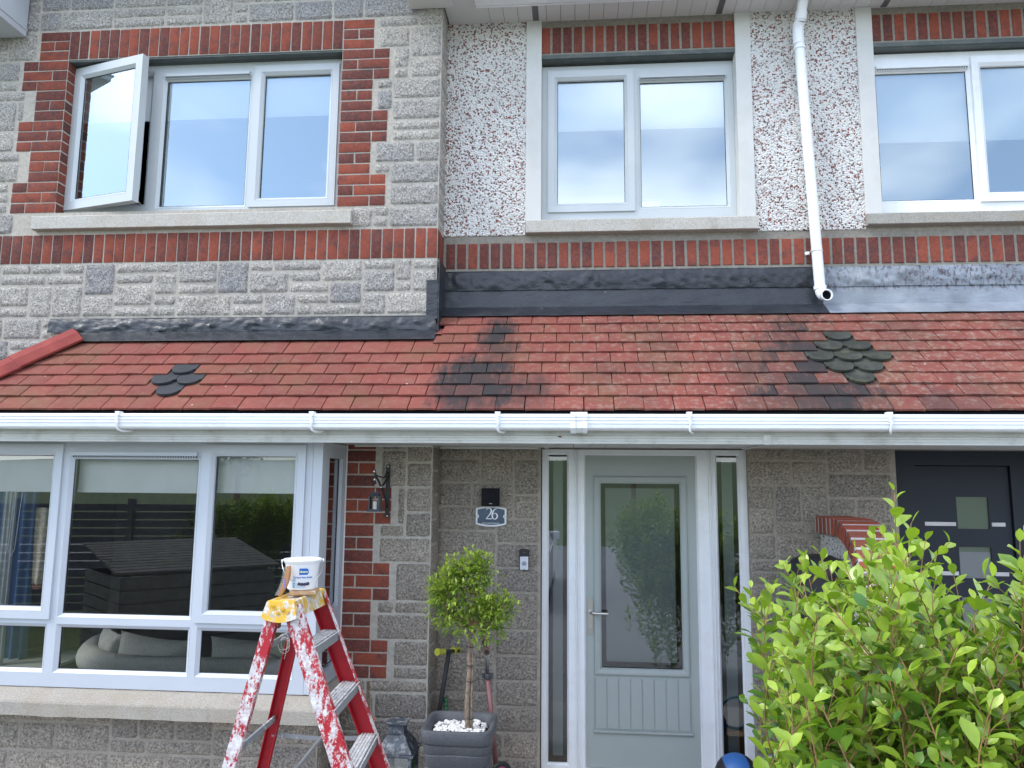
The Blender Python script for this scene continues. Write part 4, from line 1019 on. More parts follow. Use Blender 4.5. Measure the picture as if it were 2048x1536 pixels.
for (p, q) in ((RA[3], RA[1]), (RA[2], RA[0])):
    a, b = onl(p, zz), onl(q, zz); mb = MB(); mid = (a+b)/2+Vector((0, 0, -.012)); mb.bar(a, mid, .018, .004, (0, 0, 1), (.5, 0, 0)); mb.bar(mid, b, .018, .004, (0, 0, 1), (.5, 0, 0)); mb.lathe([(.012, -.006), (.012, .006)], mid, 12, (0, 1, 0)); mb.build('spreader', MALU, lad)
mb = MB(); a = (onl(RA[3], zz)+onl(RA[1], zz))/2; b = (onl(RA[2], zz)+onl(RA[0], zz))/2; mb.tube([a+Vector((0, 0, -.01)), b+Vector((0, 0, -.01))], .008, 8, tint=(.4, 0, 0)); mb.build('spreader_link', MALU, lad)
# cap: flared moulding with a sagging near edge
x0, x1 = ax(538, 1200, YA), ax(592, 1200, YA); yn, yf_ = YA-.02, YB_+.02; H = .070
mb = MB(); rows = []
def ring(z, g, wav=0):
    pts = []
    for i in range(9): pts.append((x0-g+(x1-x0+2*g)*i/8, yn-g, z+wav*(-math.sin(math.pi*i/8)*.018)))
    for i in range(1, 9): pts.append((x1+g, yn-g+(yf_-yn+2*g)*i/8, z))
    for i in range(1, 9): pts.append((x1+g-(x1-x0+2*g)*i/8, yf_+g, z))
    for i in range(1, 8): pts.append((x0-g, yf_+g-(yf_-yn+2*g)*i/8, z))
    return pts
R = [ring(zcap-.010, -.022), ring(zcap-.002, -.016), ring(zcap, -.010), ring(zcap-.004, 0), ring(zcap-H, .018, 1), ring(zcap-H, .013, 1)]
n = len(R[0]); vs = [p for r in R for p in r]
mb.add(vs, [(k*n+i, k*n+(i+1) % n, (k+1)*n+(i+1) % n, (k+1)*n+i) for k in range(len(R)-1) for i in range(n)] + [tuple(range(n))], (.60, 0, 0))
for (bx_, by_) in ((.25, .3), (.62, .55), (.8, .75), (.45, .85)):
    mb.lathe([(.009, 0), (.008, .003), (0, .004)], (x0+(x1-x0)*bx_, yn-.012, zcap-.008-by_*.05), 12, (0, -1, 0), (.5, 0, 0))
mb.build('top_cap', MYEL, lad, auto=38)

# ---- bucket
bc = Vector((ax(604, 1160, 3.39), 3.39, zcap+.020)); HB = .132; r0, r1 = .062, .0775
MBK = simple('white_bucket_plastic', (.80, .81, .83), .35, .5, var=.01); MBLB = simple('blue_print', (.01, .13, .50), .5, .4, var=.02); MLBB = simple('light_blue_print', (.22, .50, .80), .5, .4, var=.05)
mb = MB(); mb.lathe([(r0-.004, 0), (r0, .003), (r1-.003, HB-.022), (r1-.002, HB-.02), (r1+.004, HB-.012), (r1+.007, HB-.004), (r1+.005, HB), (r1, HB), (r1-.004, HB-.006), (r0-.006, .006), (0, .005)], (0, 0, 0), 48); 
bk = mb.build('bucket', MBK, None, auto=40); bk.location = bc
tag(bk, 'small white plastic bucket with blue lettering and wire handle, on the ladder cap', 'bucket')
def onb(u, v, e=.0008):   # u metres round the wall from the front, v height
    t = BANG + u/(r0+(r1-r0)*v/HB); r = r0+(r1-r0)*v/HB+e+.0012; return (r*math.sin(t), -r*math.cos(t), v)
BANG = 0.42
def patch(mb, u0, u1, v0, v1, n=8, e=.0005): mb.add([onb(u0+(u1-u0)*i/n, v, e) for v in (v0, v1) for i in range(n+1)], [(i, i+1, n+2+i, n+1+i) for i in range(n)])
mb = MB(); mb.add([onb(u, v, .0005) for u, v in [(-.018, .068), (.016, .068), (.021, .075), (.022, .083), (.019, .092), (.014, .096), (-.018, .096)]], [tuple(range(7))])
text_mesh(mb, '2.5 Litre Paint Kettle', .0098, lambda u, v: onb(u-.002, v+.054), bold=.0003)
mb.build('printed_label', MBLB, bk); lb = bk.children[0]; lb.parent = bk
mb = MB(); text_mesh(mb, 'dosco', .0135, lambda u, v: onb(u+.001, v+.078, .0012), bold=.0006); mb.build('printed_logo', simple('pale_yellow_print', (.75, .80, .45), .5, .3), bk)
mb = MB()
for k in range(5): patch(mb, -.047, -.033, .012+k*.008, .018+k*.008)
for k in range(4): patch(mb, -.028, .010, .012+k*.0055, .0135+k*.0055)
mb.build('printed_panel', MLBB, bk)
mb = MB(); pth = []
ea = [(-1, 'l'), (1, 'r')]
def hp(t):   # handle wire: from left ear round the front to right ear
    a = BANG + (t-.5)*math.pi; r = r1+.012-.003*math.sin(math.pi*t); return Vector((r*math.sin(a), -r*math.cos(a), HB-.014-.088*math.sin(math.pi*t)**1.0))
W = [hp(i/28) for i in range(29)]; mb.tube(W, .0013, 6); mb.build('wire_handle', MSS, bk)
mb = MB(); mb.tube([hp(.5+k*.022) for k in range(-4, 5)], [.0062, .0068, .0058, .0068, .0058, .0068, .0058, .0068, .0062], 10); mb.build('grip', simple('navy_grip', (.012, .014, .05), .4, .5), bk)
mb = MB()
for s_ in (0, 1): mb = MB(); mb.lathe([(.008, -.004), (.008, .003)], hp(s_)+Vector((0, 0, .004)), 12, (math.sin(BANG+(s_-.5)*math.pi), -math.cos(BANG+(s_-.5)*math.pi), 0)); mb.build('handle_lug', MBK, bk)
for ch in bk.children: ch.matrix_parent_inverse = Matrix()
# wooden blocks the bucket stands on
MWD = simple('pale_wood', (.45, .27, .14), .7, .3, var=.2, sc=30, dirt=((.62, .58, .45), 40, .7)); MWO = simple('varnished_beech', (.42, .21, .09), .5, .4, var=.15, sc=20)
mb = MB(); mb.box(-.055, .06, -.13, .0, 0, .019); b1 = mb.build('wooden_block', MWD, None, bevel=.005); b1.location = (bc.x, bc.y+.06, zcap+.0005); b1.rotation_euler = (0, 0, .2); tag(b1, 'paint-stained wooden float lying flat under the white bucket', 'wood block')
# wire brush leaning on the bucket
wb = thing('wire_brush', 'wire brush with curved wooden back leaning on the bucket, steel bristles facing left', 'brush', (ax(562, 1195, 3.3), 3.3, zcap))
mb = MB(); P_ = [(-.012, 0), (-.006, .04), (.004, .085), (.012, .115), (.017, .128)]
A_ = []
for i in range(13):
    t = i/12; A_.append(Vector((-.006+.034*t+.010*math.sin(t*3.1), 0, .128*t)))
lo = Vector((wb.location.x, wb.location.y, zcap+.001)); n = len(A_)
vs = []
for i, p in enumerate(A_):
    w = .0105*(1-.25*abs(i/6-1)**3); th = .010+.004*math.sin(i/12*math.pi)
    for (a, b) in ((-1, -1), (1, -1), (1, 1), (-1, 1)): vs.append(lo+p+Vector((a*th*.8, b*w, 0)))
mb.add(vs, [(i*4+j, (i+1)*4+j, (i+1)*4+(j+1) % 4, i*4+(j+1) % 4) for i in range(n-1) for j in range(4)]+[(0, 1, 2, 3), tuple(range(4*n-4, 4*n))[::-1]]); mb.build('wooden_back', MWO, wb, bevel=.003)
mb = MB(); mb.box(0, 0.0006, 0, 0, 0, 0) if 0 else None
for i in range(1, 17):
    t = i/17; c = lo+Vector((-.006+.034*t+.010*math.sin(t*3.1)-.007, 0, .128*t))
    for k in (-1, 0, 1):
        for e in (-.0012, .0012): mb.tube([c+Vector((0, k*.006, e)), c+Vector((-.016, k*.0065, e*2.2-.003+random.uniform(-.001, .001)))], .0011, 4, tint=(.5, 0, 0))
mb.build('bristles', simple('steel_wire', (.45, .43, .40), .35, .5, .9), wb)
mb = MB(); mb.box(lo.x+.014, lo.x+.023, lo.y-.0112, lo.y-.0102, zcap+.035, zcap+.075); mb.build('sticker', simple('purple_sticker', (.20, .16, .35), .5), wb)
# brush handle hanging through the slot of the cap
hb = Vector((ax(555, 1240, 3.22), 3.235, 0)); mb = MB(); zc_ = zcap-.05
mb.lathe([(0, az(555, 1259, 3.22)-0), (.009, az(555, 1259, 3.22)+.006), (.011, az(555, 1245, 3.22)), (.0085, zc_), (.009, zcap-.012)], hb, 14); o = mb.build('paint_brush', simple('brown_varnished_handle', (.16, .055, .02), .4, .5, var=.3, sc=30), None, smooth=True)
tag(o, 'brown wooden brush handle hanging down through the ladder cap', 'brush')
# cord with a black clip
mb = MB(); c0 = a3(570, 1282, 3.35); pts = []
for i in range(70):
    a = i/70*math.pi*2*3.2; r = .020+.006*math.sin(a*.7); pts.append(c0+Vector((r*1.1*math.cos(a)-.004, .006*math.sin(a*1.3), r*1.5*math.sin(a)-.012+.004*math.sin(a*.5))))
pts += [c0+Vector((.01, -.005, -.04)), c0+Vector((.002, -.005, -.075))]; mb.tube(pts, .0016, 5)
cd = mb.build('coiled_cord', simple('grubby_white_cord', (.55, .53, .49), .8, .2), None, smooth=True); tag(cd, 'loosely coiled white cord tied to the rear ladder brace with black plastic toggle', 'cord')
mb = MB(); mb.tube([a3(534, 1304, 3.3), a3(541, 1308, 3.3), a3(551, 1313, 3.3), a3(559, 1317, 3.3)], [.004, .0055, .0065, .0045], 8); mb.tube([a3(535, 1303, 3.3), a3(541, 1300, 3.33)], .002, 6); mb.build('toggle', MGA, cd)

# ---- potted topiary tree
def leaf_mb(mb, p, d, up, ln, wd, fold, curl, tint, rows=4):
    d = d.normalized(); sde = d.cross(up)
    if sde.length < 1e-3: sde = d.orthogonal()
    sde.normalize(); nr = sde.cross(d); vs = []; prof = {4: (.0, .66, 1, .86, 0.0), 2: (0, 1, 0)}[rows]
    for i, w in enumerate(prof):
        t = i/rows; c = p + d*(ln*t) - nr*(curl*ln*t*t)
        ww = wd*.5*w
        if w == 0: vs.append(c)
        else: vs += [c-sde*ww+nr*(fold*ww), c, c+sde*ww+nr*(fold*ww)]
    fs = []
    if rows == 4: fs = [(0, 1, 2), (0, 2, 3), (1, 4, 5, 2), (2, 5, 6, 3), (4, 7, 8, 5), (5, 8, 9, 6), (7, 10, 8), (8, 10, 9)]
    else: fs = [(0, 1, 2), (0, 2, 3), (1, 4, 2), (2, 4, 3)]
    mb.add(vs, fs, tint)
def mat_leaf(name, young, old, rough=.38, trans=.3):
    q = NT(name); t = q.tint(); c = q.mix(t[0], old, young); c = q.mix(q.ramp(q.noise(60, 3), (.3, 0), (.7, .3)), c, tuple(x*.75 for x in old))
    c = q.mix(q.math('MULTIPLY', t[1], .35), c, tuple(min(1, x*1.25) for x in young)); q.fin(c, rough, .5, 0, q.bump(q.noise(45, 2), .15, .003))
    tr = q.n('ShaderNodeBsdfTranslucent'); c2 = q.mix(1, c, (1.1, 1.35, .5), 'MULTIPLY'); q.l(c2, tr.inputs[0]); ms = q.n('ShaderNodeMixShader'); ms.inputs[0].default_value = trans
    out = [n for n in q.t.nodes if n.type == 'OUTPUT_MATERIAL'][0]; q.l(q.b.outputs[0], ms.inputs[1]); q.l(tr.outputs[0], ms.inputs[2]); q.l(ms.outputs[0], out.inputs[0]); return q.m
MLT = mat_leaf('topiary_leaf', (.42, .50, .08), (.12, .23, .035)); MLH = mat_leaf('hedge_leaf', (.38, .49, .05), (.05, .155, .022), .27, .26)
MBK_ = simple('peeling_bark', (.25, .19, .14), .85, .2, var=.35, sc=60, bump=.6, bsc=120, dirt=((.10, .06, .04), 40, .8)); MTW = simple('orange_brown_stem', (.26, .15, .06), .55, .4, var=.25, sc=20)
tx, ty = -.60, 4.32
tree = thing('topiary_tree', 'small lollipop topiary tree with bright green leaves and bare staked stem in grey planter', 'tree', (tx, ty, .45))
zr = az(900, 1463, 4.145)
base = a3(940, 1452, ty); t1 = a3(941, 1290, ty); t2 = a3(938, 1250, ty)
mb = MB(); mb.tube([base+Vector((0, 0, -.1)), a3(934, 1425, ty), a3(936, 1380, ty), a3(939, 1340, ty), a3(938, 1310, ty), t1, t2, a3(935, 1215, ty)], [.016, .015, .0135, .013, .012, .0125, .012, .008], 10)
mb.tube([base+Vector((.014, -.008, -.1)), a3(944, 1400, ty)+Vector((0, -.01, 0)), a3(945, 1330, ty), a3(943, 1280, ty)], .0055, 8, tint=(.2, 0, 0))
tk = mb.build('trunk', MBK_, tree, smooth=True)
mb = MB()
for py in (1293, 1330, 1362, 1436): mb = MB(); c = a3(940, py, ty); mb.tube([c+Vector((.0185*math.cos(a), .018*math.sin(a)-.003, .002*math.sin(a*2))) for a in [i*math.pi/6 for i in range(12)]], .0025, 5, closed=True); mb.build('plant_tie', MGA, tree)
lobes = [(928, 1182, .15), (955, 1150, .10), (960, 1128, .06), (900, 1160, .10), (888, 1205, .09), (905, 1238, .10), (975, 1215, .115), (1003, 1213, .085), (985, 1245, .10), (948, 1238, .10), (880, 1180, .07), (925, 1135, .075)]
mb = MB(); br = MB(); rnd = random.Random(3)
for (px, py, r) in lobes:
    c = a3(px, py, ty); br.tube([t2, (t2+c)/2+Vector((0, 0, -.03)), c], [.006, .004, .002], 6)
    for k in range(int(430*r/.1*.36)):
        v = Vector((rnd.gauss(0, 1), rnd.gauss(0, 1), rnd.gauss(0, 1))).normalized(); rr = r*(rnd.random()**.4)*rnd.uniform(.8, 1.05)*(1+.95*noise.noise(v*2.8+c*9)); q = c+v*rr
        if k % 14 == 0: br.tube([c, c+v*rr*.6, q], [.002, .0015, .001], 4)
        sh_ = q; ax_ = (v+Vector((0, 0, .7))).normalized()
        for j in range(3):
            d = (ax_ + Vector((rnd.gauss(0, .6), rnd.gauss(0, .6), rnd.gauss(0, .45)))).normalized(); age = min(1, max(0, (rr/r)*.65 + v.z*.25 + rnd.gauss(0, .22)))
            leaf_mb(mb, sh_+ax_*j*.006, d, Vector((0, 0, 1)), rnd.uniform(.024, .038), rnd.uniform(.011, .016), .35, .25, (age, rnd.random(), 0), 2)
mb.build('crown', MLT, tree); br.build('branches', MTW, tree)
# planter: rounded square with uneven ribs
cxp = (-.81-.445)/2; cyp = (4.145+4.5)/2; hwp = .185
pl = thing('planter', 'square dark grey planter with wavy ribs, filled with white pebbles and a small tree', 'planter', (cxp, cyp, 0))
def sq(r, z, wv=0, ph=0, n=64):
    o = []
    for i in range(n):
        a = 2*math.pi*i/n; c, s = math.cos(a), math.sin(a); e = .32; k = (abs(c)**(2/e)+abs(s)**(2/e))**(-e/2)
        o.append((cxp+r*k*c, cyp+r*k*s, z+wv*math.sin(a*1+ph)+wv*.5*math.sin(2*a+ph*2)))
    return o
R = [sq(hwp-.075, .02), sq(hwp-.07, .03)]
z = .06; k = 0; top = zr
levels = []
nb = 9
for i in range(nb):
    za, zb = .05+(top-.075-.05)*i/nb, .05+(top-.075-.05)*(i+1)/nb; ra = hwp-.068+.060*(i/nb); rb = hwp-.068+.060*((i+1)/nb); ph = i*1.9; ph2 = (i+1)*1.9; wv = .007
    R += [sq(ra+.002, za+.002, wv, ph), sq(ra+.006, za+.008, wv, ph), sq(rb+.006, zb-.004, wv, ph2), sq(rb+.001, zb, wv, ph2)]
R += [sq(hwp+.0, top-.070, .006, nb*1.9), sq(hwp+.006, top-.06), sq(hwp+.009, top-.008), sq(hwp+.004, top), sq(hwp-.012, top), sq(hwp-.020, top-.008), sq(hwp-.034, top-.05), sq(hwp-.036, top-.12)]
mb = MB(); n = 64; vs = [p for r in R for p in r]; mb.add(vs, [(a*n+i, a*n+(i+1) % n, (a+1)*n+(i+1) % n, (a+1)*n+i) for a in range(len(R)-1) for i in range(n)]+[tuple(range(n))[::-1]])
mb.build('pot', simple('speckled_grey_plastic', (.085, .09, .10), .6, .35, var=.3, sc=160, dirt=((.16, .15, .14), 6, .4)), pl, auto=50)
mb = MB(); mb.add(sq(hwp-.035, top-.055), [tuple(range(64))]); mb.build('soil', simple('brown_soil', (.07, .035, .02), .95, .1, var=.4, sc=60, bump=.8), pl)
mb = MB(); rnd = random.Random(5); ico = [Vector(v).normalized() for v in [(0, 1, 1.6), (0, -1, 1.6), (0, 1, -1.6), (0, -1, -1.6), (1, 1.6, 0), (-1, 1.6, 0), (1, -1.6, 0), (-1, -1.6, 0), (1.6, 0, 1), (-1.6, 0, 1), (1.6, 0, -1), (-1.6, 0, -1)]]
icf = [(0, 1, 8), (0, 8, 4), (0, 4, 5), (0, 5, 9), (0, 9, 1), (1, 6, 8), (8, 6, 10), (8, 10, 4), (4, 10, 2), (4, 2, 5), (5, 2, 11), (5, 11, 9), (9, 11, 7), (9, 7, 1), (1, 7, 6), (3, 6, 7), (3, 10, 6), (3, 2, 10), (3, 11, 2), (3, 7, 11)]
for k in range(520):
    u, v = rnd.uniform(-1, 1), rnd.uniform(-1, 1)
    if rnd.random() < .5 and v > .8: continue
    if (abs(u)**4+abs(v)**4) > .95: continue
    c = Vector((cxp+u*(hwp-.045), cyp+v*(hwp-.045), top-.048+rnd.uniform(0, .016)))
    if (c-Vector((tx, ty, c.z))).length < .022: continue
    s = Vector((rnd.uniform(.008, .014), rnd.uniform(.008, .013), rnd.uniform(.006, .010))); rt_ = Matrix.Rotation(rnd.uniform(0, 6), 3, 'Z') @ Matrix.Rotation(rnd.uniform(-.6, .6), 3, 'X')
    mb.add([c + rt_ @ Vector((a.x*s.x*rnd.uniform(.85, 1.15), a.y*s.y, a.z*s.z)) for a in ico], icf)
pb_ = mb.build('pebbles', simple('white_pebble', (.74, .73, .70), .7, .3, var=.12, sc=40), None, auto=60); tag(pb_, 'white decorative pebbles covering the soil of the grey planter', 'pebbles', kind='stuff')

# ---- scooters behind the planter
MPK = simple('pink_alloy', (.36, .17, .16), .45, .5, metal=.4); MYG = simple('lime_rubber', (.38, .38, .04), .6, .4); MCH = simple('grey_tube', (.33, .34, .35), .35, .5, metal=.8)
s1 = thing('scooter', 'child scooter with black stem and lime green handlebar grips, left of the planter', 'scooter', (-.86, 4.93, 0))
hb_ = a3(898, 1304, 4.86); ft = ext(hb_, a3(879, 1420, 4.93), .10)
mb = MB(); mb.tube([hb_, ft], .0145, 14); mb.build('stem', MGA, s1, smooth=True)
mb = MB(); hl, hr = a3(884, 1304, 4.80), a3(918, 1301, 4.93); mb.tube([hl, hr], .011, 12); mb.build('handlebar', MGA, s1, smooth=True)
for a, b in ((a3(874, 1304, 4.76), a3(888, 1303, 4.815)), (a3(906, 1301, 4.89), a3(919, 1300, 4.955))):
    mb = MB(); mb.tube([a, a+(b-a)*.08, a+(b-a)*.1, b], [.0225, .0225, .0185, .0185], 16); mb.build('grip', MYG, s1, auto=40)
mb = MB(); mb.tube([ft+Vector((-.01, -.02, .25)), ft+Vector((-.02, -.03, .02))], .022, 12); mb.build('fork', simple('lime_fork', (.40, .48, .05), .5), s1)
def wheel(par, c, r, axv, mats, w=.013):
    mb = MB(); mb.lathe([(r*.62, -w), (r*.9, -w), (r, -w*.5), (r, w*.5), (r*.9, w), (r*.62, w), (r*.62, -w)], c, 28, axv); o = mb.build('wheel', mats[0], par, auto=40)
    mb = MB(); mb.lathe([(.012, -w*.9), (r*.63, -w*.6), (r*.63, w*.6), (.012, w*.9)], c, 20, axv); mb.build('hub', mats[1], o, auto=40)
wheel(s1, Vector((ft.x-.02, ft.y-.03, .06)), .06, (0, -1, .1), (MGA, MYG)); mb = MB(); mb.box(ft.x-.03, ft.x+.05, ft.y-.1, ft.y+.0, .05, .08) ; mb.hexa([(ft.x-.0, 4.83, .07), (ft.x+.45, 4.88, .07), (ft.x+.45, 4.99, .07), (ft.x-.0, 4.95, .07), (ft.x-.0, 4.83, .095), (ft.x+.45, 4.88, .095), (ft.x+.45, 4.99, .095), (ft.x-.0, 4.95, .095)]); mb.build('deck', MGA, s1, bevel=.006)
s2 = thing('scooter', 'pink and grey child scooter with worn brown foam grips, right of the planter tree', 'scooter', (-.55, 4.95, 0))
h2 = a3(970, 1296, 4.88); mid = a3(975, 1352, 4.90); f2_ = ext(mid, a3(982, 1425, 4.93), .12)
mb = MB(); mb.tube([a3(971, 1282, 4.88), mid], .0105, 12); mb.build('upper_stem', MCH, s2, smooth=True)
mb = MB(); mb.tube([mid, f2_], .0165, 14); mb.build('stem', MPK, s2, smooth=True)
mb = MB(); mb.lathe([(.021, -.018), (.024, -.012), (.024, .012), (.021, .016)], mid, 16); mb.box(mid.x-.034, mid.x-.02, mid.y-.02, mid.y+.01, mid.z-.006, mid.z+.014); mb.box(mid.x+.02, mid.x+.036, mid.y-.02, mid.y+.01, mid.z-.014, mid.z+.014); mb.build('clamp', simple('dark_clamp', (.07, .07, .08), .4, .5), s2, auto=40)
mb = MB(); ga_, gb_ = a3(973, 1303, 4.74), a3(966, 1276, 5.02); mb.tube([ga_, gb_], .012, 12); mb.build('handlebar', MGA, s2, smooth=True)
MFO = simple('worn_brown_foam', (.20, .12, .09), .9, .2, var=.3, sc=50, bump=.5)
mb = MB(); mb.tube([a3(973, 1304, 4.73), a3(972, 1299, 4.79)], [.022, .020], 16); mb.build('grip', MFO, s2, auto=40); mb = MB(); mb.tube([a3(969, 1284, 4.93), a3(966, 1277, 5.03)], [.019, .020], 16); mb.build('grip', MFO, s2, auto=40)
mb = MB(); mb.lathe([(0, 0), (.013, 0), (.013, .002)], a3(973, 1304, 4.727), 14, (0, -1, 0)); mb.build('bar_end', MGA, s2)
wheel(s2, a3(1003, 1545, 4.75), .062, (.3, -1, 0), (MGA, simple('pink_hub', (.45, .06, .18), .5)))
mb = MB(); mb.hexa([(-.72, 4.80, .07), (-.32, 4.70, .07), (-.30, 4.80, .07), (-.70, 4.90, .07), (-.72, 4.80, .09), (-.32, 4.70, .09), (-.30, 4.80, .09), (-.70, 4.90, .09)]); mb.build('deck', MPK, s2, bevel=.006)
mb = MB(); pts = []; c0, c1 = a3(891, 1395, 4.95), a3(893, 1432, 4.95)
rp = []; 
for i in range(41): t = i/40; pts.append(c0+(ext(c0, c1, .02)-c0)*t); rp.append(.0155+.0025*(1 if i % 2 else -1))
mb.tube(pts, rp, 14); o = mb.build('plastic_tube', simple('green_ribbed_plastic', (.03, .13, .05), .5, .5), None, auto=30); tag(o, 'green ribbed tube standing upright between the black scooter stem and the topiary stem', 'hose')  # unidentified green object, modelled as a plain ribbed tube

# ---- hanging wall lantern on its bracket
MIR = simple('black_iron', (.018, .018, .02), .5, .5, var=.2, sc=30, bump=.3); MLN = simple('blue_black_tin', (.045, .055, .075), .55, .5)
br_ = thing('wall_bracket', 'black wrought iron scroll bracket screwed to the brick quoin', 'bracket', (ax(773, 980, YG-.012), YG, 0))
Yb = YG-.018; top, bot = a3(776.5, 933, Yb), a3(774.5, 1032, Yb)
mb = MB(); r = .0135; poly = [(top.x+r*math.cos(a), top.z+r*math.sin(a)) for a in [math.pi*i/10 for i in range(11)]]+[(bot.x+r*math.cos(a), bot.z+r*math.sin(a)) for a in [math.pi+math.pi*i/10 for i in range(11)]]
mb.prism(poly, Yb-.004, Yb+.004); mb.build('back_plate', MIR, br_, bevel=.0015)
mb = MB()
for c in (top, bot): mb.lathe([(.006, 0), (.005, .004), (0, .005)], c+Vector((0, -.004, 0)), 12, (0, -1, 0))
mb.build('screws', MSS, br_)
Yo = YG-.24; an = lambda px, py, k: a3(px, py, YG-.02-(k*.22))
mb = MB(); mb.tube([an(775, 952, 0), an(768, 955, .4), an(757, 953, .75), an(752, 950, 1)], .0045, 8); mb.tube([an(775, 1014, .05), an(770, 995, .35), an(763, 975, .6), an(756, 960, .85), an(751, 951, 1)], .0065, 8)
mb.tube([an(774, 957, .05), an(769, 966, .3), an(764, 972, .6)], .0055, 8); mb.tube([an(751, 968, 1), an(749, 960, 1.02), an(751, 949, 1), an(750, 942, 1), an(749.5, 940, 1.02)], .0068, 8)
mb.tube([an(775, 946, .05), an(774, 952, .12)], .012, 8)
mb.build('scroll_arm', MIR, br_, smooth=True)
mb = MB()
for (px, py) in ((749.5, 943), (750, 959), (763, 974)): mb.lathe([(.0055, 0), (.0055, .005)], an(px, py, 1 if px < 755 else .6)+Vector((0, -.008, 0)), 10, (0, -1, 0))
mb.build('rivets', MSS, br_)
lt = thing('hanging_lantern', 'small blue-black square lantern with white candle, hanging from the iron bracket', 'lantern', (0, 0, 0)); 
lc = an(750.5, 1003, .92); lt.location = (lc.x, lc.y, az(750, 1023, lc.y)); zb0 = lt.location.z
mb = MB(); mb.box(lc.x-.042, lc.x+.042, lc.y-.042, lc.y+.042, zb0, zb0+.010); mb.box(lc.x-.032, lc.x+.032, lc.y-.032, lc.y+.032, zb0+.0101, zb0+.014); mb.build('base', MLN, lt, bevel=.002)
for sx in (-1, 1):
    for sy in (-1, 1): mb = MB(); mb.box(lc.x+sx*.030-.003, lc.x+sx*.030+.003, lc.y+sy*.030-.003, lc.y+sy*.030+.003, zb0+.0141, zb0+.0909); mb.build('post', MLN, lt)
mb = MB(); zt2 = zb0+.091; e = .036; 
mb.hexa([(lc.x-e, lc.y-e, zt2), (lc.x+e, lc.y-e, zt2), (lc.x+e, lc.y+e, zt2), (lc.x-e, lc.y+e, zt2), (lc.x-.022, lc.y-.022, zt2+.014), (lc.x+.022, lc.y-.022, zt2+.014), (lc.x+.022, lc.y+.022, zt2+.014), (lc.x-.022, lc.y+.022, zt2+.014)])
mb.box(lc.x-.020, lc.x+.020, lc.y-.020, lc.y+.020, zt2+.0141, zt2+.020); mb.box(lc.x-.027, lc.x+.027, lc.y-.027, lc.y+.027, zt2+.0201, zt2+.026); mb.build('roof', MLN, lt, bevel=.0015)
mb = MB(); mb.tube([Vector((lc.x, lc.y, zt2+.038))+Vector((.013*math.cos(a), 0, .013*math.sin(a))) for a in [i*math.pi/8 for i in range(16)]], .0014, 5, closed=True); mb.build('ring', MIR, lt)
mb = MB(); mb.lathe([(.0125, 0), (.0125, .045), (.011, .047), (0, .045)], (lc.x-.002, lc.y, zb0+.0142), 20); tag(mb.build('candle', simple('candle_wax', (.75, .76, .70), .5, .4), None), 'short white pillar candle inside the small hanging lantern', 'candle')
mb = MB()
for s_ in (-1, 1): mb.box(lc.x-.027, lc.x+.027, lc.y+s_*.030-.0005, lc.y+s_*.030+.0005, zb0+.0141, zb0+.0909); mb.box(lc.x+s_*.030-.0005, lc.x+s_*.030+.0005, lc.y-.027, lc.y+.027, zb0+.0141, zb0+.0909)
mb.build('glass_panes', mat_glass('thin_lantern_glass', (.97, .97, .97), ior=1.3), lt)

# ---- black wall unit, house number, doorbell
mb = MB(); yv = YR-.016; xa, xb_, za, zb = ax(965.5, 990, yv), ax(999.5, 990, yv), az(982, 1012, yv), az(982, 976.5, yv)
mb.box(xa, xb_, yv-.075, yv, za, zb); wu = mb.build('wall_speaker', simple('matt_black_plastic', (.010, .011, .014), .75, .2), None, bevel=.004); tag(wu, 'square black box speaker fixed to the stone above the number plaque', 'speaker')
mb = MB(); xm = ax(981, 1007, yv-.076); zm = az(981, 1007.3, yv-.076); mb.box(xm-.010, xm+.010, yv-.0765, yv-.0745, zm-.0016, zm+.0016); mb.build('silver_mark', MSV, wu)
pq = thing('house_number_plaque', 'white-edged slate blue plaque reading 26, fixed to the stone wall', 'plaque', (ax(982, 1033, YR), YR, az(982, 1033, YR)))
yq = YR-.020; cx, cz = (ax(951.5, 1033, yq)+ax(1013, 1035, yq))/2, (az(982, 1012, yq)+az(982, 1053.5, yq))/2; hw, hh = (ax(1013, 1034, yq)-ax(951.5, 1034, yq))/2, (az(982, 1012, yq)-az(982, 1053.5, yq))/2
def plaq(w, h, arch, notch=0):
    p = []; n = 14; 
    for i in range(n+1): t = -1+2*i/n; p.append((cx+w*t, cz+h-arch*t*t))
    if notch: p += [(cx+w, cz+notch)] + [(cx+w-notch*.8*math.sin(math.pi*k/8), cz+notch*math.cos(math.pi*k/8)) for k in range(1, 8)] + [(cx+w, cz-notch)]
    for i in range(n+1): t = 1-2*i/n; p.append((cx+w*t, cz-h+arch*t*t))
    if notch: p += [(cx-w, cz-notch)] + [(cx-w+notch*.8*math.sin(math.pi*k/8), cz-notch*math.cos(math.pi*k/8)) for k in range(1, 8)] + [(cx-w, cz+notch)]
    return p
mb = MB(); mb.prism(plaq(hw, hh, .016), yq-.004, yq+.004); mb.build('border', simple('white_enamel', (.72, .73, .74), .3, .5, var=.03), pq, bevel=.002)
mb = MB(); mb.prism(plaq(hw-.0125, hh-.0125, .012, .012), yq-.0062, yq-.0042); mb.build('face', simple('slate_blue_enamel', (.045, .075, .125), .3, .5, var=.2), pq)
def stroke(mb, pts, ws, y):
    n = len(pts); vs = []
    for i in range(n):
        a = Vector(pts[max(0, i-1)]); b = Vector(pts[min(n-1, i+1)]); d = (b-a).normalized(); nn = Vector((-d.y, d.x)); p = Vector(pts[i]); w = ws[i]/2
        for s_ in (-1, 1): q = p+nn*w*s_; vs.append((q.x, y, q.y))
    mb.add(vs, [(2*i, 2*i+1, 2*i+3, 2*i+2) for i in range(n-1)])
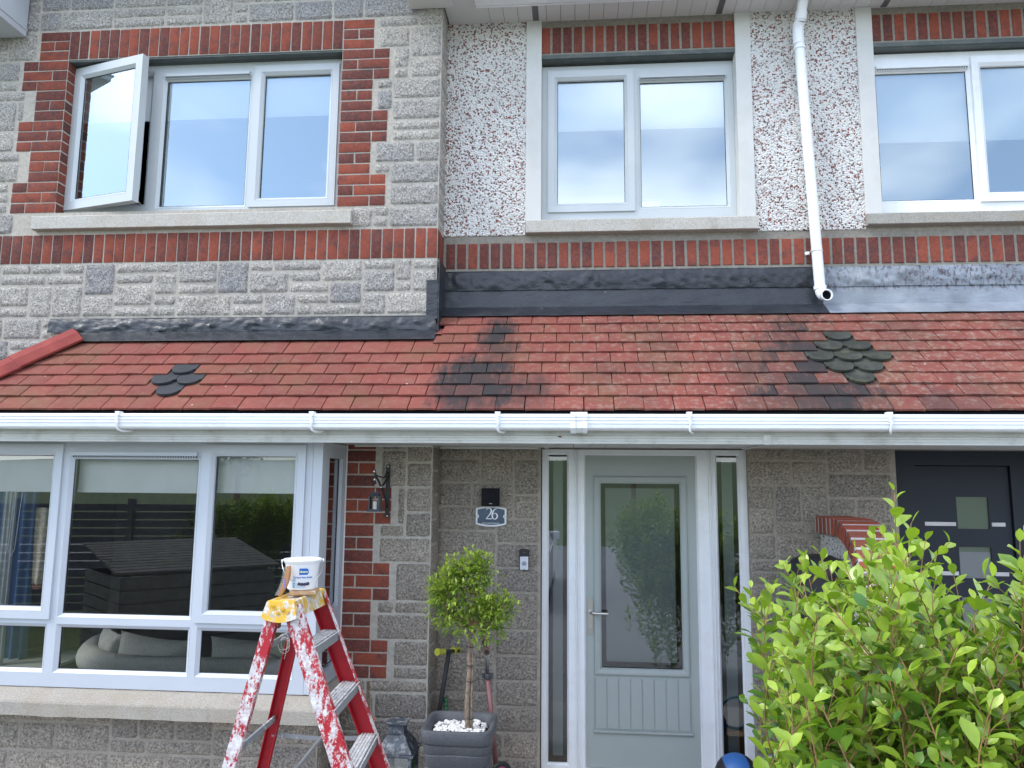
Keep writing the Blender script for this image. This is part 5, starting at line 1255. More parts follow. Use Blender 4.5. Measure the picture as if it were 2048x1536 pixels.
def spl(ctrl, n=8):
    o = []
    for i in range(len(ctrl)-1):
        p = [ctrl[max(0, i-1)], ctrl[i], ctrl[i+1], ctrl[min(len(ctrl)-1, i+2)]]
        for k in range(n):
            t = k/n; o.append(tuple(.5*((2*p[1][j])+(-p[0][j]+p[2][j])*t+(2*p[0][j]-5*p[1][j]+4*p[2][j]-p[3][j])*t*t+(-p[0][j]+3*p[1][j]-3*p[2][j]+p[3][j])*t**3) for j in range(3)))
    o.append(tuple(ctrl[-1])); return o
mb = MB(); U = .072; zN = cz-.018
for ctrl, ox in (([(.06, .80, .04), (.14, .94, .07), (.30, 1.0, .10), (.46, .93, .13), (.52, .76, .15), (.46, .55, .12), (.30, .32, .09), (.04, .04, .05)], -.036), ([(.04, .035, .07), (.30, .035, .08), (.54, .035, .08), (.60, .16, .03)], -.036),
                 ([(.52, .98, .04), (.34, .90, .08), (.17, .70, .12), (.09, .42, .14), (.12, .16, .12), (.30, .0, .07), (.48, .10, .11), (.55, .28, .13), (.48, .47, .10), (.32, .54, .05), (.14, .42, .05)], .002)):
    P3 = spl(ctrl); stroke(mb, [(cx+ox+p[0]*U, zN+p[1]*U) for p in P3], [max(.0018, p[2]*U) for p in P3], yq-.0072)
text_mesh(mb, 'FOXLODGE MANOR', .0125, lambda u, v: (cx+u, yq-.0072, cz-hh+.0195+v*.85), bold=.0002)
mb.build('lettering', simple('white_lettering', (.78, .79, .80), .5), pq)
mb = MB()
for s_ in (-1, 1): mb.lathe([(.0065, 0), (.005, .004), (0, .005)], (cx+s_*(hw-.009), yq-.004, cz), 12, (0, -1, 0))
mb.build('screws', MSS, pq)
db = thing('video_doorbell', 'video doorbell with black camera top and silver button plate, left of the front door', 'doorbell', (ax(1048, 1120, YR), YR, az(1048, 1120, YR)))
yd = YR-.018; xa, xb_ = ax(1039, 1120, yd), ax(1058, 1120, yd); za, zm, zb = az(1048, 1140, yd), az(1048, 1112.5, yd), az(1048, 1098, yd)
mb = MB(); mb.box(xa, xb_, yd-.022, yd, za, zb); mb.build('housing', simple('gloss_black', (.01, .01, .012), .2, .5), db, bevel=.004)
mb = MB(); mb.box(xa+.005, xb_-.003, yd-.0245, yd-.0221, za+.003, zm); fp = mb.build('face_plate', simple('satin_silver', (.60, .62, .66), .4, .5, .3, var=.02), db, bevel=.0015)
bcx, bcz = (xa+xb_)/2+.001, za+(zm-za)*.52; mb = MB(); mb.lathe([(.0155, 0), (.0155, .003), (.012, .004), (.012, .0015), (0, .0018)], (bcx, yd-.0245, bcz), 24, (0, -1, 0)); mb.build('button', simple('button_ring', (.30, .32, .36), .3, .5, .6), db, auto=40)
mb = MB(); text_mesh(mb, 'ring', .009, lambda u, v: (bcx+u, yd-.0250, za+.006+v), bold=.0002); mb.build('lettering', simple('grey_print', (.2, .2, .22), .5), db)
mb = MB(); mb.lathe([(.009, 0), (.007, .002), (0, .003)], (bcx, yd-.022, zb-.022), 20, (0, -1, 0)); mb.build('lens', simple('lens_glass', (.015, .03, .02), .05, .8), db, smooth=True)

# ---- floor lantern
MDL = simple('distressed_dark_metal', (.05, .06, .075), .6, .5, var=.4, sc=18, bump=.4, dirt=((.45, .46, .47), 22, .75))
yL = 4.42; fl = thing('floor_lantern', 'tall dark distressed metal lantern with hipped lid, standing by the bay behind the ladder', 'lantern', (ax(795, 1500, yL), yL, 0)); lx_ = fl.location.x; zT = az(790, 1441, yL); zE = az(790, 1497, yL); W_ = .105
mb = MB(); mb.box(lx_-W_, lx_+W_, yL-W_, yL+W_, 0, .03); mb.build('base', MDL, fl, bevel=.006)
for sx in (-1, 1):
    for sy in (-1, 1): mb = MB(); mb.box(lx_+sx*.09-.010, lx_+sx*.09+.010, yL+sy*.09-.010, yL+sy*.09+.010, .0305, zE-.0145); mb.build('post', MDL, fl, bevel=.002)
def frus(mb, z0, z1, a, b): mb.hexa([(lx_-a, yL-a, z0), (lx_+a, yL-a, z0), (lx_+a, yL+a, z0), (lx_-a, yL+a, z0), (lx_-b, yL-b, z1), (lx_+b, yL-b, z1), (lx_+b, yL+b, z1), (lx_-b, yL+b, z1)])
mb = MB(); frus(mb, zE-.014, zE, W_+.008, W_+.008); frus(mb, zE+.001, zE+.085, W_-.0, .050); frus(mb, zE+.086, zT-.012, .044, .044); frus(mb, zT-.0115, zT, .056, .060); mb.build('lid', MDL, fl, bevel=.003)
mb = MB()
for s_ in (-1, 1): mb.box(lx_-.08, lx_+.08, yL+s_*.09-.001, yL+s_*.09+.001, .031, zE-.015); mb.box(lx_+s_*.09-.001, lx_+s_*.09+.001, yL-.08, yL+.08, .031, zE-.015)
mb.build('glass_panes', MGL, fl)
mb = MB(); mb.tube([Vector((lx_+.065, yL-.02, zE+.05))+Vector((.03*math.cos(a), -.01*math.sin(a), .035*math.sin(a))) for a in [i*math.pi/8 for i in range(16)]], .003, 6, closed=True); mb.build('carrying_ring', MIR, fl)
mb = MB(); mb.lathe([(.035, 0), (.035, .12), (0, .118)], (lx_, yL, .0305), 20); tag(mb.build('candle', simple('cream_wax', (.6, .58, .5), .5), None), 'thick cream candle inside the dark floor lantern', 'candle')
mb = MB(); ra, rb_ = a3(736, 1363, 4.62), a3(737, 1536, 4.60); mb.tube([ext(ra, rb_, 0), ra], .0095, 10); o = mb.build('metal_rod', simple('rusty_metal', (.13, .09, .06), .85, .3, var=.4, sc=40, bump=.5), None, smooth=True); tag(o, 'thin rusty metal rod standing upright in the corner beside the bay sill', 'rod')
mb = MB(); lp = a3(744, 1437, 4.60); leaf_mb(mb, lp-Vector((.02, 0, 0)), Vector((1, -.2, .15)), Vector((0, -.6, 1)), .045, .025, .5, .5, (0, 0, 0)); tag(mb.build('dry_leaf', simple('dry_leaf_brown', (.38, .14, .05), .8), None), 'curled orange-brown dead leaf caught on the rusty rod', 'leaf')

# ---- ball and hoop by the door
mb = MB(); bR = .125; bp = Vector((ax(1474, 1560, 4.7), 4.7, bR+.0)); zz0 = az(1474, 1507, 4.7); bp.z = zz0-bR
n, m_ = 32, 16; vs = []; fs = []
ax1 = Vector((.45, -.55, .70)).normalized(); 
for j in range(m_+1):
    for i in range(n): th_, ph = math.pi*j/m_, 2*math.pi*i/n; vs.append((bR*math.sin(th_)*math.cos(ph), bR*math.sin(th_)*math.sin(ph), bR*math.cos(th_)))
mb.add(vs, [(j*n+i, j*n+(i+1) % n, (j+1)*n+(i+1) % n, (j+1)*n+i) for j in range(m_) for i in range(n)])
q = NT('blue_black_ball'); tcn = q.n('ShaderNodeTexCoord'); sx = q.n('ShaderNodeSeparateXYZ'); q.l(tcn.outputs['Object'], sx.inputs[0])
ang = q.math('ARCTAN2', sx.outputs[0], sx.outputs[2]); MBA = q.fin(q.mix(q.math('GREATER_THAN', q.math('SINE', q.math('MULTIPLY', ang, 3)), .1), (.02, .09, .28), (.012, .012, .015)), .5, .4)
bo = mb.build('ball', MBA, None, smooth=True); bo.location = bp; bo.rotation_euler = (.5, .25, .4); tag(bo, 'blue and black panelled ball resting by the right door side light', 'ball')
mb = MB(); mb.lathe([(.10, 0), (.16, .0), (.17, .03), (.17, bp.z-bR+.02), (.13, bp.z-bR+.03), (.06, bp.z-bR+.004), (.0, bp.z-bR+.001)], (bp.x, bp.y, 0), 24); tag(mb.build('flower_pot', MDL, None, auto=40), 'low dark round pot under the blue and black ball', 'pot')
hc = a3(1566, 1558, 4.55); mb = MB(); mb.tube([hc+Vector((.115*math.cos(a), .03*math.sin(a), .115*math.sin(a))) for a in [i*math.pi/16 for i in range(32)]], .011, 10, closed=True)
hz = hc.z-.126; o = mb.build('toy_hoop', simple('teal_plastic', (.0, .19, .30), .35, .5), None, smooth=True); o.location.z = -hz if hz > 0 else 0
o.location.z = 0; tag(o, 'teal plastic ring toy half hidden behind the lower leaves of the hedge shrub', 'toy')
mb = MB(); mb.box(hc.x-.1, hc.x+.1, hc.y-.1, hc.y+.1, 0, max(.02, hz)); tag(mb.build('wooden_crate', MWD, None, bevel=.006), 'low weathered wooden crate under the teal ring toy', 'crate')

# ---- party garden wall with swept brick coping
XWl = (ax(1628, 1034, YR-.02)+ax(1690, 1040, 4.52))/2
gwl = thing('garden_wall', 'low party wall in white pebble dash with red brick coping sweeping down between the doors', 'garden wall', (XWl+.11, 4.3, 0))
ztp = az(1635, 1032, YR-.05); WT = .215
prof_ = []; y = YR-.012; s_ = 0
# path of the coping top: level, then sweeping down
path = []; 
for i in range(6): path.append((YR-.015-i*.0735, ztp))
yc = path[-1][0]; Rr = .44
for i in range(1, 22):
    a = i*.0735/Rr
    if a > 1.30: break
    path.append((yc-Rr*math.sin(a)*.98, ztp-Rr*(1-math.cos(a))))
MCO = NT('coping_brick'); tt = MCO.tint(); cc = MCO.mix(tt[0], (.42, .075, .04), (.27, .07, .045)); nz_n = MCO.n('ShaderNodeNewGeometry'); MCO = MCO.fin(MCO.mix(MCO.ramp(MCO.noise(50, 5, .7), (.4, 0), (.75, .5)), cc, (.33, .19, .14)), .85, .25, 0, MCO.bump(MCO.noise(120, 4), .6, .004))
MWM = simple('white_mortar', (.58, .54, .50), .9, .2, bump=.4)
mb = MB(); core = MB()
for (ya, za), (yb2, zb2) in zip(path[:-1], path[1:]):
    a, b = Vector((0, ya, za)), Vector((0, yb2, zb2)); k = (b-a).normalized(); nr = Vector((0, k.z, -k.y)); nr = nr if nr.z > 0 else -nr; hB = .104; g_ = .011
    p, q2 = a+k*g_, b-k*g_*.7; x0_, x1_ = XWl, XWl+WT; j_ = random.uniform(-.002, .002); nr2 = nr*j_
    mb.hexa([(x0_+j_, (p-nr*hB).y, (p-nr*hB).z), (x1_, (p-nr*hB).y, (p-nr*hB).z), (x1_, (q2-nr*hB).y, (q2-nr*hB).z), (x0_+j_, (q2-nr*hB).y, (q2-nr*hB).z), (x0_+j_, (p+nr2).y, (p+nr2).z), (x1_, (p+nr2).y, (p+nr2).z), (x1_, (q2+nr2).y, (q2+nr2).z), (x0_+j_, (q2+nr2).y, (q2+nr2).z)], btint())
    p, q2 = a-k*.002, b+k*.002; e = .0015
    core.hexa([(x0_+e, (p-nr*(hB-.002)).y, (p-nr*(hB-.002)).z), (x1_-e, (p-nr*(hB-.002)).y, (p-nr*(hB-.002)).z), (x1_-e, (q2-nr*(hB-.002)).y, (q2-nr*(hB-.002)).z), (x0_+e, (q2-nr*(hB-.002)).y, (q2-nr*(hB-.002)).z), (x0_+e, (p-nr*.005).y, (p-nr*.005).z), (x1_-e, (p-nr*.005).y, (p-nr*.005).z), (x1_-e, (q2-nr*.005).y, (q2-nr*.005).z), (x0_+e, (q2-nr*.005).y, (q2-nr*.005).z)])
cp = mb.build('brick_coping', MCO, gwl, bevel=.004); core.build('coping_mortar', MWM, gwl)
mb = MB(); e = .03; wl = [(y, z-.112) for y, z in path]; yend = path[-1][0]
poly = [(YR-.013, 0), (yend, 0)] + wl[::-1]
mb.prism(poly, XWl+e, XWl+WT-e, f=lambda a, b, y: (y, a, b)); mb.build('dashed_wall', MDA, gwl)
zl_ = wl[-1][1]-.38
mb = MB(); mb.box(XWl+e, XWl+WT-e, yend-1.3, yend-.002, 0, zl_-.01); mb.build('dashed_wall', MDA, gwl)
mb = MB()
for i in range(16):
    y = yend-.01-i*.08; mb.box(XWl, XWl+WT, y-.072, y-.0, zl_-.009, zl_+.09, btint())
mb.build('brick_coping', MCO, gwl, bevel=.004)
# black domed bin against the party wall
yb3 = 4.62; cb = Vector((ax(1666, 1120, yb3), yb3, 0)); zd = az(1666, 1108, yb3); cb.x = min(cb.x, XWl-.13)
kb = thing('kettle_bin', 'black rounded lid of a bin behind the hedge shrub, against the dashed wall', 'bin', cb)
mb = MB(); mb.lathe([(.10, 0), (.125, .02), (.155, zd-.13), (.155, zd-.10)], cb, 28); mb.build('body', simple('black_bin_plastic', (.018, .018, .02), .5, .4), kb, auto=40)
mb = MB(); mb.lathe([(.165, zd-.11), (.168, zd-.08), (.14, zd-.035), (.08, zd-.008), (0, zd)], cb, 28); mb.build('lid', MGA, kb, auto=50)

# ---- hedge shrub (glossy apple-green leaves on upright shoots)
def shrub(name, label, tips, base, seed, extra=None):
    root = thing(name, label, 'shrub', base); rnd = random.Random(seed); lf = MB(); st = MB(); bz_ = Vector(base)
    for (tp, ln, sc) in tips:
        tp = Vector(tp); pull = Vector((bz_.x-tp.x, bz_.y-tp.y, 0)); dr = Vector((pull.x*.30+rnd.gauss(0, .12), pull.y*.30+rnd.gauss(0, .12), -1)).normalized()
        bw = Vector((rnd.gauss(0, .04), rnd.gauss(0, .04), 0)); n = max(6, int(ln/.024)); pts = []
        for i in range(n+1): t = i/n; pts.append(tp+dr*(ln*t)+bw*math.sin(t*2.2))
        st.tube(pts[::2] if len(pts) > 6 else pts, [.0009+.0017*(k/len(pts[::2])) for k in range(len(pts[::2]))] if len(pts) > 6 else .002, 5)
        ph = rnd.uniform(0, 6)
        for i, p in enumerate(pts):
            t = i/n; k = (pts[max(0, i-1)]-pts[min(n, i+1)]).normalized(); ph += 2.4
            sde = k.orthogonal().normalized(); s2_ = k.cross(sde); out = sde*math.cos(ph)+s2_*math.sin(ph)
            open_ = .35+.75*min(1, t*3+.15); L_ = sc*(.028+.036*min(1, t*5+.1))*rnd.uniform(.75, 1.15)
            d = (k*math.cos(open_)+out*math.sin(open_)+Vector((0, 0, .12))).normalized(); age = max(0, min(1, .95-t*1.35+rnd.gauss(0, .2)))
            if t > .75 and rnd.random() < .25: continue
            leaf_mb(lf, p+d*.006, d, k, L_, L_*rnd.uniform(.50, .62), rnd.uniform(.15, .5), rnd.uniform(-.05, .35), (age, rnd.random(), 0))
            st.tube([p, p+d*.008], .0009, 3, cap=False)
            if rnd.random() < .28 and 0.1 < t < .8:   # side shoot
                d2 = (d+k*.5).normalized(); m2 = rnd.randint(3, 5)
                st.tube([p, p+d2*.02*m2], .0012, 4)
                for j in range(m2):
                    ph2 = ph+j*2.4; o2 = (sde*math.cos(ph2)+s2_*math.sin(ph2)); dd = (d2+o2*.8).normalized(); L2 = sc*rnd.uniform(.026, .045)
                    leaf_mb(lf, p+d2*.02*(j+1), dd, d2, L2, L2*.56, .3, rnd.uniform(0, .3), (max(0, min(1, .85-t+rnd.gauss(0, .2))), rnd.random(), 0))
    for k in range(16):
        a = rnd.uniform(0, 6.3); r = rnd.uniform(.1, .45); t_ = Vector((bz_.x+r*math.cos(a), bz_.y+r*math.sin(a)*.7, rnd.uniform(.9, 1.35))); st.tube([(bz_.x+.2*math.cos(a)*r, bz_.y+.2*math.sin(a)*r, 0), ((bz_.x+t_.x)/2+.03*math.sin(k), (bz_.y+t_.y)/2, t_.z*.5), t_], [.012, .008, .004], 7)
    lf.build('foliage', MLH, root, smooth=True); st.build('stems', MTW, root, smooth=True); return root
def topline(px):
    T = [(1490, 1185), (1530, 1190), (1580, 1130), (1620, 1110), (1660, 1125), (1700, 1100), (1730, 1115), (1760, 1070), (1790, 1010), (1815, 1060), (1850, 1080), (1885, 1150), (1910, 1190), (1935, 1240), (1960, 1215), (1985, 1165), (2010, 1190), (2035, 1110), (2060, 1080), (2100, 1100), (2200, 1090), (2400, 1130)]
    for (a, b), (c, d) in zip(T[:-1], T[1:]):
        if a <= px <= c: return b+(d-b)*(px-a)/(c-a)
    return T[0][1] if px < 1490 else T[-1][1]
tips = []; rnd = random.Random(12)
for (px, py, Y, ln) in ((1789, 985, 2.15, .42), (1822, 1048, 2.05, .40), (1765, 1075, 2.1, .38), (1850, 1085, 2.0, .36), (1904, 1135, 2.05, .34), (1610, 1118, 2.3, .34), (1640, 1108, 2.25, .34), (1572, 1130, 2.3, .30), (1503, 1180, 2.35, .30), (1528, 1205, 2.3, .32), (1715, 1105, 2.2, .36), (1690, 1130, 2.1, .34), (1985, 1160, 1.85, .34), (1950, 1205, 1.9, .30), (2040, 1090, 1.65, .36), (2070, 1070, 1.65, .36), (1742, 1110, 2.0, .36), (1660, 1135, 2.2, .34), (1985, 1400, 1.5, .3), (1720, 1290, 1.75, .32), (1870, 1130, 2.1, .34), (1545, 1175, 2.25, .3)):
    tips.append((a3(px, py, Y), ln, 1.0))
for k in range(760):
    px = rnd.uniform(1535, 2330); Y = rnd.uniform(1.6, 2.75); py = topline(px)+25+rnd.random()**.8*520
    if Y > 2.45: py = max(py, topline(px)+60)
    px = max(px, 1535 + (2.3-Y)*70 if py > 1230 else px); p = a3(px, py, Y)
    if px > 2048 and rnd.random() < .3: continue
    tips.append((p, rnd.uniform(.24, .38), rnd.uniform(.82, 1.02)))
for k in range(150):
    Y = rnd.uniform(1.7, 2.7); x = rnd.uniform(.62, 1.75)*Y/2.1; tips.append((Vector((x, Y, rnd.uniform(.35, 1.15))), rnd.uniform(.25, .38), 1))
hedge = shrub('hedge_shrub', 'bright green broadleaf shrub with glossy leaves in front of the navy door', tips, (1.25, 2.15, 0), 4)

# ================================================================== living room contents
MSF = simple('grey_linen', (.42, .42, .38), .95, .15, var=.15, sc=90, bump=.5, bsc=200)
sofa = thing('sofa', 'grey fabric sofa with curved arm behind the bay window', 'sofa', (-2.3, 5.3, .25))
S_ = lambda px, py, Y: a3(px, py, Y)
mb = MB(); pth = [S_(640, 1350, 4.86), S_(560, 1345, 4.86), S_(450, 1343, 4.86), S_(340, 1341, 4.86), S_(260, 1338, 4.87), S_(205, 1330, 4.93), S_(180, 1316, 5.10), S_(190, 1298, 5.4), S_(215, 1285, 5.8)]
def smooth_path(p, n=5):
    o = []
    for i in range(len(p)-1):
        a, b, c, d = p[max(0, i-1)], p[i], p[i+1], p[min(len(p)-1, i+2)]
        for k in range(n): t = k/n; o.append(.5*((2*b)+(c-a)*t+(2*a-5*b+4*c-d)*t*t+(-a+3*b-3*c+d)*t**3))
    return o+[p[-1]]
sp = smooth_path(pth); mb.tube(sp, .085, 20)
vs = [];
mb.add([Vector((p.x, p.y, p.z-.02)) for p in sp]+[Vector((p.x, p.y, .27)) for p in sp], [(i, i+1, len(sp)+i+1, len(sp)+i) for i in range(len(sp)-1)])
mb.build('backrest', MSF, sofa, smooth=True)
mb = MB(); mb.box(sp[22].x+.05, sp[0].x, 4.98, 5.75, .27, .58); mb.build('seat', MSF, sofa, bevel=.05, seg=3)
def cushion(c, w, h, d, rz, ry, label, rx=0):
    mb = MB(); n = 14; vs = []
    for side in (-1, 1):
        for j in range(n+1):
            for i in range(n+1):
                u, v = 2*i/n-1, 2*j/n-1; b = (1-u**4)*(1-v**4); pinch = 1-.10*(1-abs(u))*abs(v)**3-.0; px = u*w/2*(1-.10*(1-v*v)); pz = v*h/2*(1-.12*(1-u*u))
                vs.append((px, side*d/2*b**.6+.008*noise.noise(Vector((u*3, v*3, side))), pz))
    m_ = (n+1)**2; fs = [(s*m_+j*(n+1)+i, s*m_+j*(n+1)+i+1, s*m_+(j+1)*(n+1)+i+1, s*m_+(j+1)*(n+1)+i) for s in (0, 1) for j in range(n) for i in range(n)]
    mb.add(vs, fs); o = mb.build('cushion', MSF, None, smooth=True); o.location = c; o.rotation_euler = (rx, ry, rz); tag(o, label, 'cushion', None)
cushion(S_(222, 1303, 5.12), .26, .30, .13, -.6, .15, 'narrow upright grey cushion nearest the curved sofa arm')
cushion(S_(300, 1318, 5.02), .50, .30, .15, .05, .12, 'wide slumped grey cushion in the middle lower bay pane', -.3)
cushion(S_(500, 1318, 5.05), .60, .26, .15, -.03, .02, 'long grey cushion in the right lower bay pane behind the ladder', -.25)
def cloth(name, label, cat, pxa, pxb, pya, pyb, Y, mat, amp, waves, sk=0):
    mb = MB(); n = 40; xa, xb_ = ax(pxa, (pya+pyb)/2, Y), ax(pxb, (pya+pyb)/2, Y); zt_, zb_ = az(pxa, pya, Y), az(pxa, pyb, Y); vs = []
    for j in range(13):
        for i in range(n+1): t = i/n; v = j/12; vs.append((xa+(xb_-xa)*t+sk*v, Y+amp*math.sin(t*waves*6.28+v*.8)*(.5+.5*v), zt_+(zb_-zt_)*v))
    mb.add(vs, [(j*(n+1)+i, j*(n+1)+i+1, (j+1)*(n+1)+i+1, (j+1)*(n+1)+i) for j in range(12) for i in range(n)]); o = mb.build(name, mat, None, smooth=True); return tag(o, label, cat)
cloth('curtain', 'dark blue curtain hanging behind the left pane of the bay', 'curtain', -70, 66, 930, 1345, 5.3, simple('blue_cloth', (.07, .13, .24), .9), .03, 7)
cloth('curtain', 'thin pale strip of curtain at the left edge of the bay', 'curtain', -5, 22, 930, 1345, 5.1, simple('pale_cloth', (.36, .38, .38), .9), .012, 3)
th = cloth('throw_blanket', 'beige woven throw with dark stripes and tassels behind the left bay pane', 'blanket', 66, 104, 1015, 1168, 4.95, simple('beige_weave', (.38, .34, .27), .95, .1, var=.3, sc=60, bump=.5), .025, 1.3)
mb = MB()
for i in range(14): p = a3(66+i*2.4, 1168, 4.95); mb.tube([p, p+Vector((.002*math.sin(i), 0, -.035))], .0025, 4)
mb.build('tassels', simple('rust_yarn', (.25, .10, .07), .9), th)
mb = MB(); p = a3(45, 1325, 5.2); mb.box(p.x-.6, p.x+.28, 5.0, 5.6, p.z-.02, p.z); mb.box(p.x-.55, p.x-.5, 5.05, 5.1, .25, p.z-.0201); mb.box(p.x+.18, p.x+.22, 5.05, 5.1, .25, p.z-.0201); tag(mb.build('side_table', simple('pale_table', (.42, .42, .38), .5), None, bevel=.003), 'pale side table seen in the lower left bay pane', 'table')

# ================================================================== the place around and behind the camera
def noisemat(name, a, b, sc, rough=.9, bump=.5, bsc=60, spec=.2):
    q = NT(name); return q.fin(q.mix(q.ramp(q.noise(sc, 6, .65), (.35, 0), (.65, 1)), a, b), rough, spec, 0, q.bump(q.noise(bsc, 4), bump, .01))
MGR = noisemat('lawn_grass', (.09, .12, .05), (.115, .15, .06), 3); MTA = noisemat('tarmac', (.25, .25, .255), (.31, .31, .305), 30); MPV = noisemat('bounce_paving', (.36, .35, .335), (.44, .43, .41), 12)  # drive and slabs toned pale for bounce light, grass dulled against green cast
def flat(name, x0, x1, y0, y1, z, mat): mb = MB(); mb.add([(x0, y0, z), (x1, y0, z), (x1, y1, z), (x0, y1, z)], [(0, 1, 2, 3)]); return struct(mb.build(name, mat, None))
flat('ground', -300, 300, -400, 300, -.008, MGR)
flat('driveway', -3.2, 9.0, -7.0, 3.3, -.004, MTA); flat('path', -7.4, 9.0, 3.3, 5.08, 0, MPV)  # unseen ground, laid wide and pale to bounce light onto the facade
flat('road', -60, 60, -14, -7.0, -.003, MTA)
mb = MB(); n = 40; vs = []
for j in range(7):
    for i in range(n+1): x = -160+320*i/n; y = -45-22*j; vs.append((x, y, -.1+(1-math.cos(min(1, j/6)*math.pi))*3.4+1.5*noise.noise(Vector((x*.02, y*.03, 0)))*min(1, j/2)))
mb.add(vs, [(j*(n+1)+i, j*(n+1)+i+1, (j+1)*(n+1)+i+1, (j+1)*(n+1)+i) for j in range(6) for i in range(n)]); struct(mb.build('hill', MGR, None, smooth=True))
mb = MB(); mb.box(XD[0]-.05, XD[3]+.05, YR-.32, YD+.1, .001, .062); tag(mb.build('door_step', MSI2, None, bevel=.01), 'concrete step below the pale grey front door', 'step')
# timber store with slatted lid, left of the camera
MTB = simple('weathered_dark_timber', (.15, .15, .135), .85, .2, var=.3, sc=14, bump=.4, dirt=((.10, .13, .05), 4, .5)); MTF = simple('grey_stained_timber', (.11, .115, .125), .8, .25, var=.3, sc=10)
st_ = thing('timber_store', 'low timber garden store with sloping slatted lid', 'shed', (-4.25, 1.2, 0))
N_, Rr_, L_c = Vector((-4.25, 1.8, 0)), Vector((-3.18, .8, 0)), Vector((-5.1, 1.05, 0)); e1, e2 = Rr_-N_, L_c-N_; Bk = N_+e1+e2
mb = MB()
for k in range(12):
    a = k/12; b = (k+.74)/12; z0_ = 1.02+a*.22; z1_ = 1.02+b*.22; o = e2*-.04
    p = [N_+e2*a-e1*.04, N_+e2*a+e1*1.04, N_+e2*b+e1*1.04, N_+e2*b-e1*.04]
    mb.hexa([(p[0].x, p[0].y, z0_), (p[1].x, p[1].y, z0_), (p[2].x, p[2].y, z1_), (p[3].x, p[3].y, z1_)]+[(p[0].x, p[0].y, z0_+.02), (p[1].x, p[1].y, z0_+.02), (p[2].x, p[2].y, z1_+.02), (p[3].x, p[3].y, z1_+.02)])
mb.build('slatted_lid', MTB, st_)
mb = MB()
for k in range(8):
    z0_ = .02+k*.122
    for (a, b) in ((N_, Rr_), (N_, L_c), (Rr_, Bk), (L_c, Bk)): mb.bar(Vector((a.x, a.y, z0_+.055)), Vector((b.x, b.y, z0_+.055)), .108, .02, (0, 0, 1))
mb.build('side_boards', MTB, st_)
def slat_fence(a, b, zt, n, label):
    r = thing('slat_fence', label, 'fence', (a+b)/2); 
    for k in range(n): pass
    mb = MB()
    for k in range(n): z0_ = .06+k*(zt-.1)/n; mb.bar(Vector((a.x, a.y, z0_+.05)), Vector((b.x, b.y, z0_+.05)), (zt-.1)/n-.018, .02, (0, 0, 1))
    mb.build('slats', MTF, r); m_ = int((b-a).length/1.8)+1
    for k in range(m_+1): p = a+(b-a)*k/m_; mb = MB(); mb.box(p.x-.04, p.x+.04, p.y-.05, p.y+.05, 0, zt+.02); mb.build('post', MTF, r)
slat_fence(Vector((-9.5, -1.3, 0)), Vector((-3.4, -2.6, 0)), 1.62, 13, 'grey horizontal slat fence beside the lawn, reflected in the bay')
# copy of the shrub beside the fence
def copy_tree(o, parent=None):
    c = o.copy(); C.objects.link(c); c.parent = parent
    for ch in list(o.children): copy_tree(ch, c)
    return c
h2_ = copy_tree(hedge); h2_.location = (-2.6, -1.4, 0); h2_.rotation_euler = (0, 0, 2.4); h2_['label'] = 'tall leafy shrub beside the drive behind the viewer, reflected in the bay'
h3_ = copy_tree(hedge); h3_.location = (-3.5, -1.9, 0); h3_.rotation_euler = (0, 0, 4.0); h3_['label'] = 'tall leafy shrub at the end of the slat fence, reflected in the bay'
# white car on the drive
car = thing('parked_car', 'white hatchback parked on the drive, reflected in the door glass', 'car', (-1.25, -3.6, 0)); cw = .88
side = [(-2.1, .35), (-2.12, .62), (-1.95, .88), (-1.1, .98), (-.45, 1.42), (.1, 1.50), (1.2, 1.46), (1.85, 1.10), (2.05, .95), (2.1, .5), (2.0, .32), (1.6, .28), (-1.7, .28)]
MCA = simple('white_car_paint', (.75, .76, .78), .18, .6, var=.01); MTN = simple('tinted_glass', (.015, .02, .022), .06, .8)
mb = MB(); cx_, cy_ = -1.25, -3.6
F = lambda a, b, y: (cx_+y*(1 if b < .95 else 1-(b-.95)*.42), cy_-a, b)
mb.prism(side, -cw, cw, f=F); mb.build('body', MCA, car, bevel=.05, seg=3)
mb = MB(); win = [(-.95, 1.0), (-.40, 1.37), (.1, 1.43), (1.1, 1.40), (1.6, 1.05)]
for s_ in (-1, 1): mb.add([F(a, b, s_*(cw+.004)) for a, b in win], [tuple(range(5))])
mb.add([F(-1.03, 1.03, -.72), F(-1.03, 1.03, .72), F(-.50, 1.40, .68), F(-.50, 1.40, -.68)], [(0, 1, 2, 3)]); mb.add([F(1.80, 1.15, -.7), F(1.80, 1.15, .7), F(1.27, 1.44, .66), F(1.27, 1.44, -.66)], [(0, 1, 2, 3)])
o = mb.build('windows', MTN, car); o.location = (0, 0, .012)
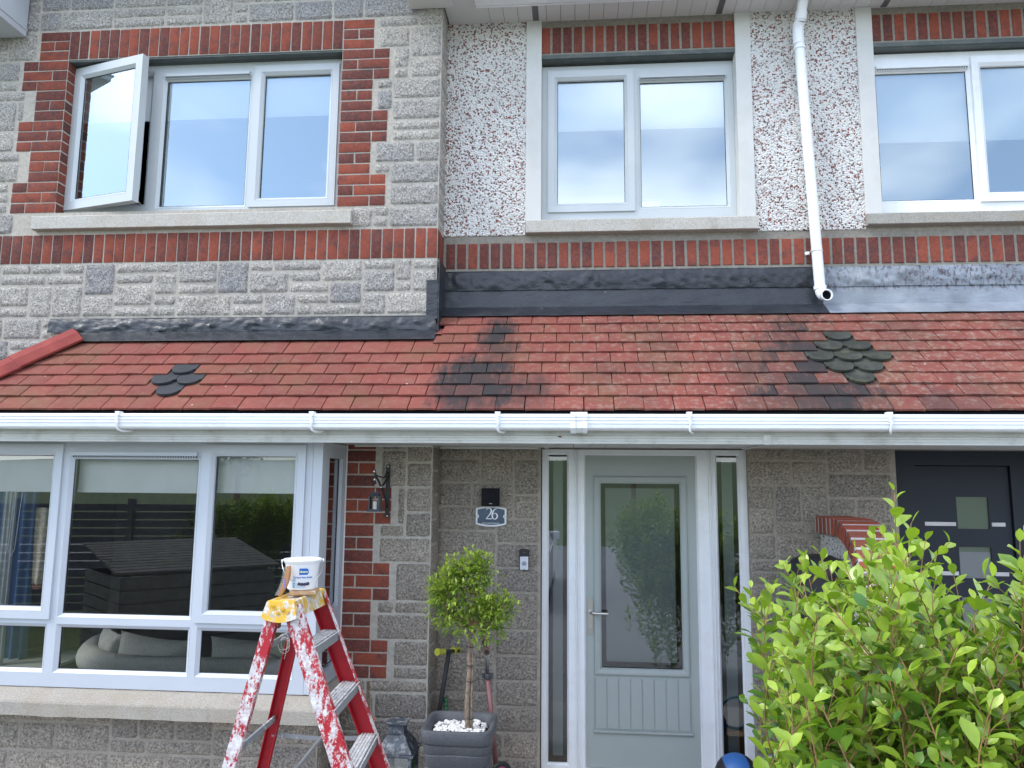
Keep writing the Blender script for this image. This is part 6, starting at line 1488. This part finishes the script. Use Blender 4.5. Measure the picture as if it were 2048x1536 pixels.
for s_ in (-1, 1):
    for a in (-1.3, 1.3):
        mb = MB(); mb.lathe([(.20, -.02), (.28, -.05), (.32, -.03), (.32, .14), (.2, .14)], (cx_+s_*(cw-.08), cy_-a, .32), 28, (s_*-1, 0, 0)); w_ = mb.build('wheel', MGA, car, auto=40)
        mb = MB(); mb.lathe([(0, -.035), (.07, -.03), (.2, -.02), (.2, .0)], (cx_+s_*(cw-.08), cy_-a, .32), 14, (s_*-1, 0, 0)); mb.build('rim', MCH, w_)
    mb = MB(); mb.lathe([(.09, 0), (.075, .03), (0, .04)], (cx_+s_*.62, cy_-(-2.0), .72), 16, (0, 1, .2)); mb.build('headlight', simple('lamp_glass', (.6, .62, .65), .1, .8), car)
    mb = MB(); mb.box(cx_+s_*(cw+.02)-.09, cx_+s_*(cw+.02)+.09, cy_+.75, cy_+.85, .98, 1.12); mb.build('wing_mirror', MCA, car, bevel=.03)
# street trees across the road (only seen as reflections)
MFT = mat_leaf('street_tree_leaf', (.10, .17, .03), (.04, .09, .02)); rnd = random.Random(9)
def street_tree(x, y, h, label):
    r = thing('street_tree', label, 'tree', (x, y, 0), 'trees across the road'); mb = MB(); mb.tube([(x, y, 0), (x+.1, y, h*.45), (x, y+.1, h*.8)], [.16, .11, .04], 8)
    for k in range(7): a = k*.9; mb.tube([(x, y, h*(.35+.05*k)), (x+math.cos(a)*h*.22, y+math.sin(a)*h*.22, h*(.55+.05*k))], [.05, .015], 6)
    mb.build('trunk', MBK_, r); mb = MB()
    for k in range(1500):
        v = Vector((rnd.gauss(0, 1), rnd.gauss(0, 1), rnd.gauss(0, 1))).normalized(); rr = rnd.random()**.4; q = Vector((x, y, h*.68))+Vector((v.x*h*.28, v.y*h*.28, v.z*h*.33))*rr*(1+.3*noise.noise(v*2.5+Vector((x, y, 0))))
        leaf_mb(mb, q, (v+Vector((rnd.gauss(0, .5), rnd.gauss(0, .5), .3))).normalized(), Vector((0, 0, 1)), .22, .15, .3, .2, (rnd.random(), rnd.random(), 0), 2)
    mb.build('crown', MFT, r)
street_tree(-14, -22, 6.5, 'round green tree across the road, leftmost of three'); street_tree(3, -30, 7, 'round green tree across the road, middle of three'); street_tree(15, -24, 6, 'round green tree across the road, rightmost of three')

# small things
mb = MB(); yc_ = Y2+.035; mb.box(ax(1282, 408, yc_), ax(1320, 408, yc_), yc_, yc_+.002, az(1300, 414.5, yc_), az(1300, 403, yc_)); tag(mb.build('card', simple('white_card', (.85, .85, .84), .7), None), 'small white card standing inside the bottom corner of the middle upstairs window', 'card')
mb = MB(); lp = a3(1115, 872, YF-.0165); leaf_mb(mb, lp, Vector((1, -.05, -.25)), Vector((0, -1, .1)), .026, .009, .3, .1, (0, 0, 0)); tag(mb.build('dry_leaf', simple('dark_red_leaf', (.16, .035, .02), .8), None), 'tiny dark red dead leaf stuck to the fascia below the gutter union', 'leaf')
